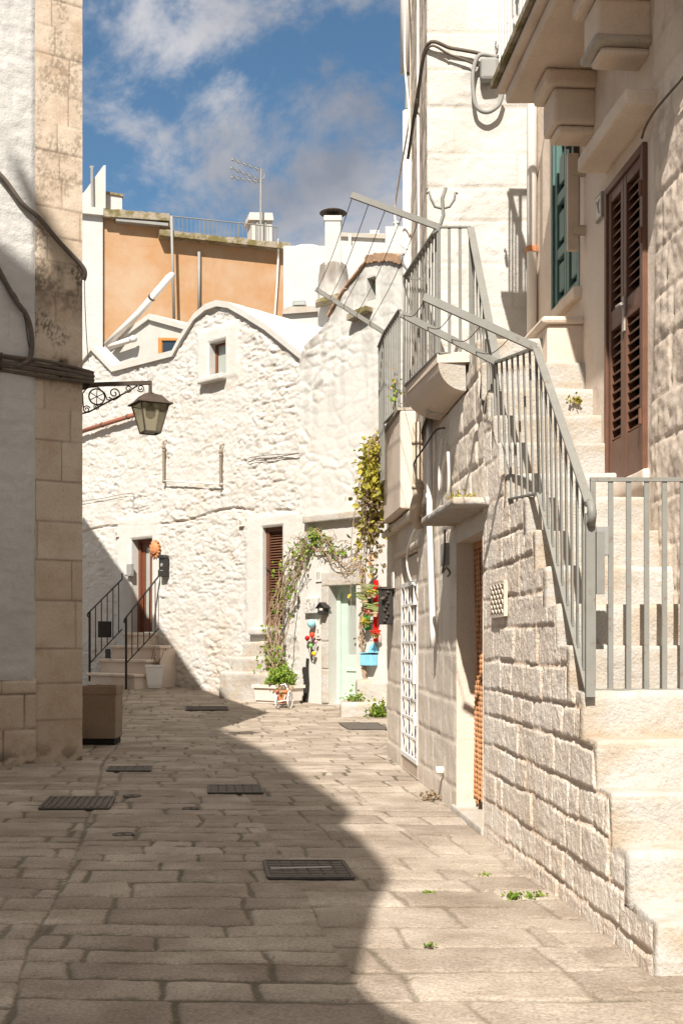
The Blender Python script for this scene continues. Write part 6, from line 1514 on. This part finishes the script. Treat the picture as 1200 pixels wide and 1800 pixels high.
def rooftop_room():
    o = lambda px, py, off=0.0: FB.hit(px, py, off)
    rt = thing('rooftop_room', 'small white rooftop room with an orange-framed window behind the gable', 'house', o(260, 650)); bk = -FB.n * 2.2
    bg_mesh(o, [(190, 700), (420, 700), (420, 605), (338, 577), (262, 556), (190, 606)], bk, 'wall', PLASTER, rt)
    bg_mesh(lambda x, y: o(x, y, .10), [(262, 562), (338, 583), (420, 612), (420, 603), (338, 574), (262, 551)], -FB.n * 2.4, 'coping', PLASTER, rt)
    bg_mesh(lambda x, y: o(x, y, .10), [(262, 551), (262, 560), (184, 617), (184, 608)], -FB.n * 2.4, 'coping', PLASTER, rt)
    w = MB()
    for x0, y0, x1, y1 in ((281, 594, 287, 626), (313, 600, 318, 632), (287, 594, 313, 599)): w.prism([o(x0, y1, .02), o(x1, y1, .02), o(x1, y0 + 1, .02), o(x0, y0, .02)], FB.n * .06)
    fr = w.build('window', paint('orange_wood', (0.50, 0.22, 0.06), 0.6), rt); MB().prism([o(287, 632, .01), o(313, 632, .01), o(313, 600, .01), o(287, 599, .01)], FB.n * .03).build('pane', DARKGLASS, fr)
    pt = thing('flue_pipe', 'fat white flue pipe slanting across the orange wall', 'flue pipe', o(185, 606, .3)); MB().tube([o(303, 484, -.6), o(297, 488, -.4), o(245, 550, .1), o(188, 606, .3)], .105, 12).build('pipe', WHITEPIPE, pt, smooth=True)
    a, b = o(266, 524, -.1), o(268, 522, -.1); MB().tube([a, b], .118, 12).build('band', RUSTIRON, pt)
    pp = thing('roof_pipe', 'short white pipe lying on the rooftop room slope', 'pipe', o(190, 613, .2)); MB().tube([o(190, 611, .25), o(236, 595, .25)], .09, 10).build('pipe', WHITEPIPE, pp, smooth=True); MB().tube([o(232, 596.5, .25), o(237, 595, .25)], .105, 10).build('cap', WHITEPIPE, pp, smooth=True)
rooftop_room()
def white_block():
    Y = 37.5; o = lambda px, py, dy=0.0: at_depth(px, py, Y + dy)
    rt = thing('white_house', 'pale grey-white flat-roofed house right of the orange wall', 'house', (0, Y, 0))
    bg_mesh(o, [(498, 800), (780, 800), (780, 432), (498, 432)], (0, 5, 0), 'wall', COOLPLASTER, rt)
    dm = MB(); P = o(540, 438, 1.2); dm.lathe(P, [(.60, -.3), (.58, -.04), (.44, .05), (.25, .10), (.01, .12)], 16, sy=.8); dm.build('dome', PLASTER, rt, smooth=True)
    bg_mesh(lambda x, y: o(x, y, .6), [(596, 452), (692, 452), (692, 411), (596, 409)], (0, 3, 0), 'roof_parapet', PLASTER, rt); bg_mesh(lambda x, y: o(x, y, .5), [(594, 415), (694, 420), (694, 413), (594, 408)], (0, 3.2, 0), 'parapet_coping', STEPSTONE, rt)
    bg_mesh(lambda x, y: o(x, y, .4), [(612, 448), (617, 448), (617, 412), (612, 412)], (0, .1, 0), 'pipe_cover', PLASTER, rt)
    bg_mesh(lambda x, y: o(x, y, .2), [(677, 454), (740, 454), (740, 398), (677, 398)], (0, 2, 0), 'stair_tower', COOLPLASTER, rt)
    m = MB(); m.lathe(o(697, 398, .8), [(.09, -.02), (.09, .08), (.13, .08), (.13, .13), (.02, .15)], 12); m.build('vent_cowl', PLASTER, rt)
    MB().prism([o(650, 416, .7), o(666, 416, .7), o(666, 404, .7), o(650, 404, .7)], (0, .6, 0)).build('roof_tank', PLASTER, rt)
white_block()
def low_parapet():
    Y = 32.5; o = lambda px, py, dy=0.0: at_depth(px, py, Y + dy)
    rt = thing('white_wall', 'low white roof wall with coping below the grey-white house', 'wall', o(530, 600)); bg_mesh(o, [(497, 640), (570, 640), (570, 546), (497, 546)], (0, .5, 0), 'wall', PLASTER, rt); bg_mesh(lambda x, y: o(x, y, -.12), [(496, 552), (562, 547), (562, 538), (505, 539), (496, 545)], (0, .8, 0), 'coping', STEPSTONE, rt)
    ft = thing('floodlight', 'small flat floodlight lying on the white roof wall', 'floodlight', o(526, 538, .2)); MB().prism([o(513, 538, .1), o(539, 537, .1), o(537, 528, .1), o(515, 529, .1)], (0, .15, 0)).build('body', GREYBOX, ft); MB().prism([o(516, 536, .07), o(536, 535.5, .07), o(535, 530, .07), o(517, 530.5, .07)], (0, .025, 0)).build('lamp_glass', PALEGLASS, ft)
low_parapet()
def chimney():
    Y = 30.5; o = lambda px, py, dy=0.0: at_depth(px, py, Y + dy); s = Y / FPX
    rt = thing('chimney', 'white chimney with dark metal cowl rising from a rounded mossy stack', 'chimney', o(585, 640))
    n, m_ = 40, 24; th = np.linspace(0, 2 * math.pi, n); zz = np.linspace(0, 1, m_)
    c = o(585, 560); R = 27 * s; T, Zq = np.meshgrid(th, zz); top = EYE + (HORY - 446) * s; bot = EYE + (HORY - 640) * s
    rr = R * (1 - .16 * sstep(.82, 1, Zq)) + .05 * (fbm(T * 3, Zq * 9, 4) - .5)
    rr = np.where(Zq > .97, rr * (1 - sstep(.97, 1, Zq) * .5), rr)
    P = np.stack([c.x + rr * np.cos(T), c.y + .6 + rr * np.sin(T), bot + (top - bot) * Zq], -1)
    d = sstep(.55, 1.0, Zq + .5 * (fbm(T * 4, Zq * 14, 8, 5) - .5)) * .75
    grid_mesh('stack', P, np.ones((m_ - 1, n - 1), bool), {'tone': T * 0 + .5, 'joint': d * .5, 'dirt': d}, WHITEWASH, rt)
    z0 = EYE + (HORY - 460) * s; sh = MB(); w = 14.5 * s; x0 = (585 - HORX) * s
    sh.abox(x0 - w, x0 + w * .96, Y + .3, Y + .3 + 2 * w, z0, EYE + (HORY - 372) * s); sh.abox(x0 - w * 1.13, x0 + w * 1.09, Y + .3 - w * .13, Y + .3 + 2.13 * w, EYE + (HORY - 381) * s, EYE + (HORY - 374) * s + .04); sh.build('shaft', PLASTER, rt, bevel=.02)
    cz = EYE + (HORY - 368) * s; cc_ = (x0, Y + .3 + w, cz); k = MB(); k.lathe(cc_, [(7 * s, -.08), (7 * s, .10)], 12)
    for a in range(4): k.tube([(x0 + 13 * s * math.cos(a * 1.57 + .78), Y + .3 + w + 13 * s * math.sin(a * 1.57 + .78), cz - .06), (x0 + 13 * s * math.cos(a * 1.57 + .78), Y + .3 + w + 13 * s * math.sin(a * 1.57 + .78), cz + .10)], .015, 5)
    k.lathe((x0, Y + .3 + w, cz + .07), [(24 * s, 0), (24.5 * s, .015), (19 * s, .06), (10 * s, .10), (.01, .12)], 20); k.build('cowl', RUSTIRON, rt)
    MB().prism([o(554, 532, -.2), o(598, 524, -.2), o(594, 515, -.2), o(556, 526, -.2)], (0, .5, 0)).build('stack_ledge', MOSSY, rt)
chimney()

# ------------------------------------------------------------------ the tall house behind the viewer, whose roofline shades the street
def shade_house():
    Y0 = -.5; poly = []
    def back(p):
        k = (p.y - Y0) / SUN.y; return (p.x - SUN.x * k, p.z - SUN.z * k)
    for px, py in ((742, 1812), (733, 1800), (700, 1783), (650, 1752), (617, 1713), (632, 1667), (655, 1577), (683, 1530), (655, 1495), (633, 1473), (598, 1446), (617, 1424), (587, 1402), (533, 1367), (473, 1323), (400, 1287), (345, 1272)): poly.append(back(ground_hit(px, py)))
    for px, py in ((145, 474), (62, 476), (30, 452), (0, 428)): poly.append(back(LWP.hit(px, py)))
    xl = min(p[0] for p in poly) - 4.5; zt = poly[-1][1] + 1.0
    poly += [(poly[-1][0] - 1.5, zt), (xl, zt), (xl, -.1), (poly[0][0], -.1)]
    rt = thing('stepped_house', 'tall plain house standing behind the viewer and shading the street', 'house', (-4, Y0 - .17, 0))
    MB().prism([(x, Y0, z) for x, z in poly], (0, -.35, 0)).build('wall', ASHLAR, rt)
shade_house()
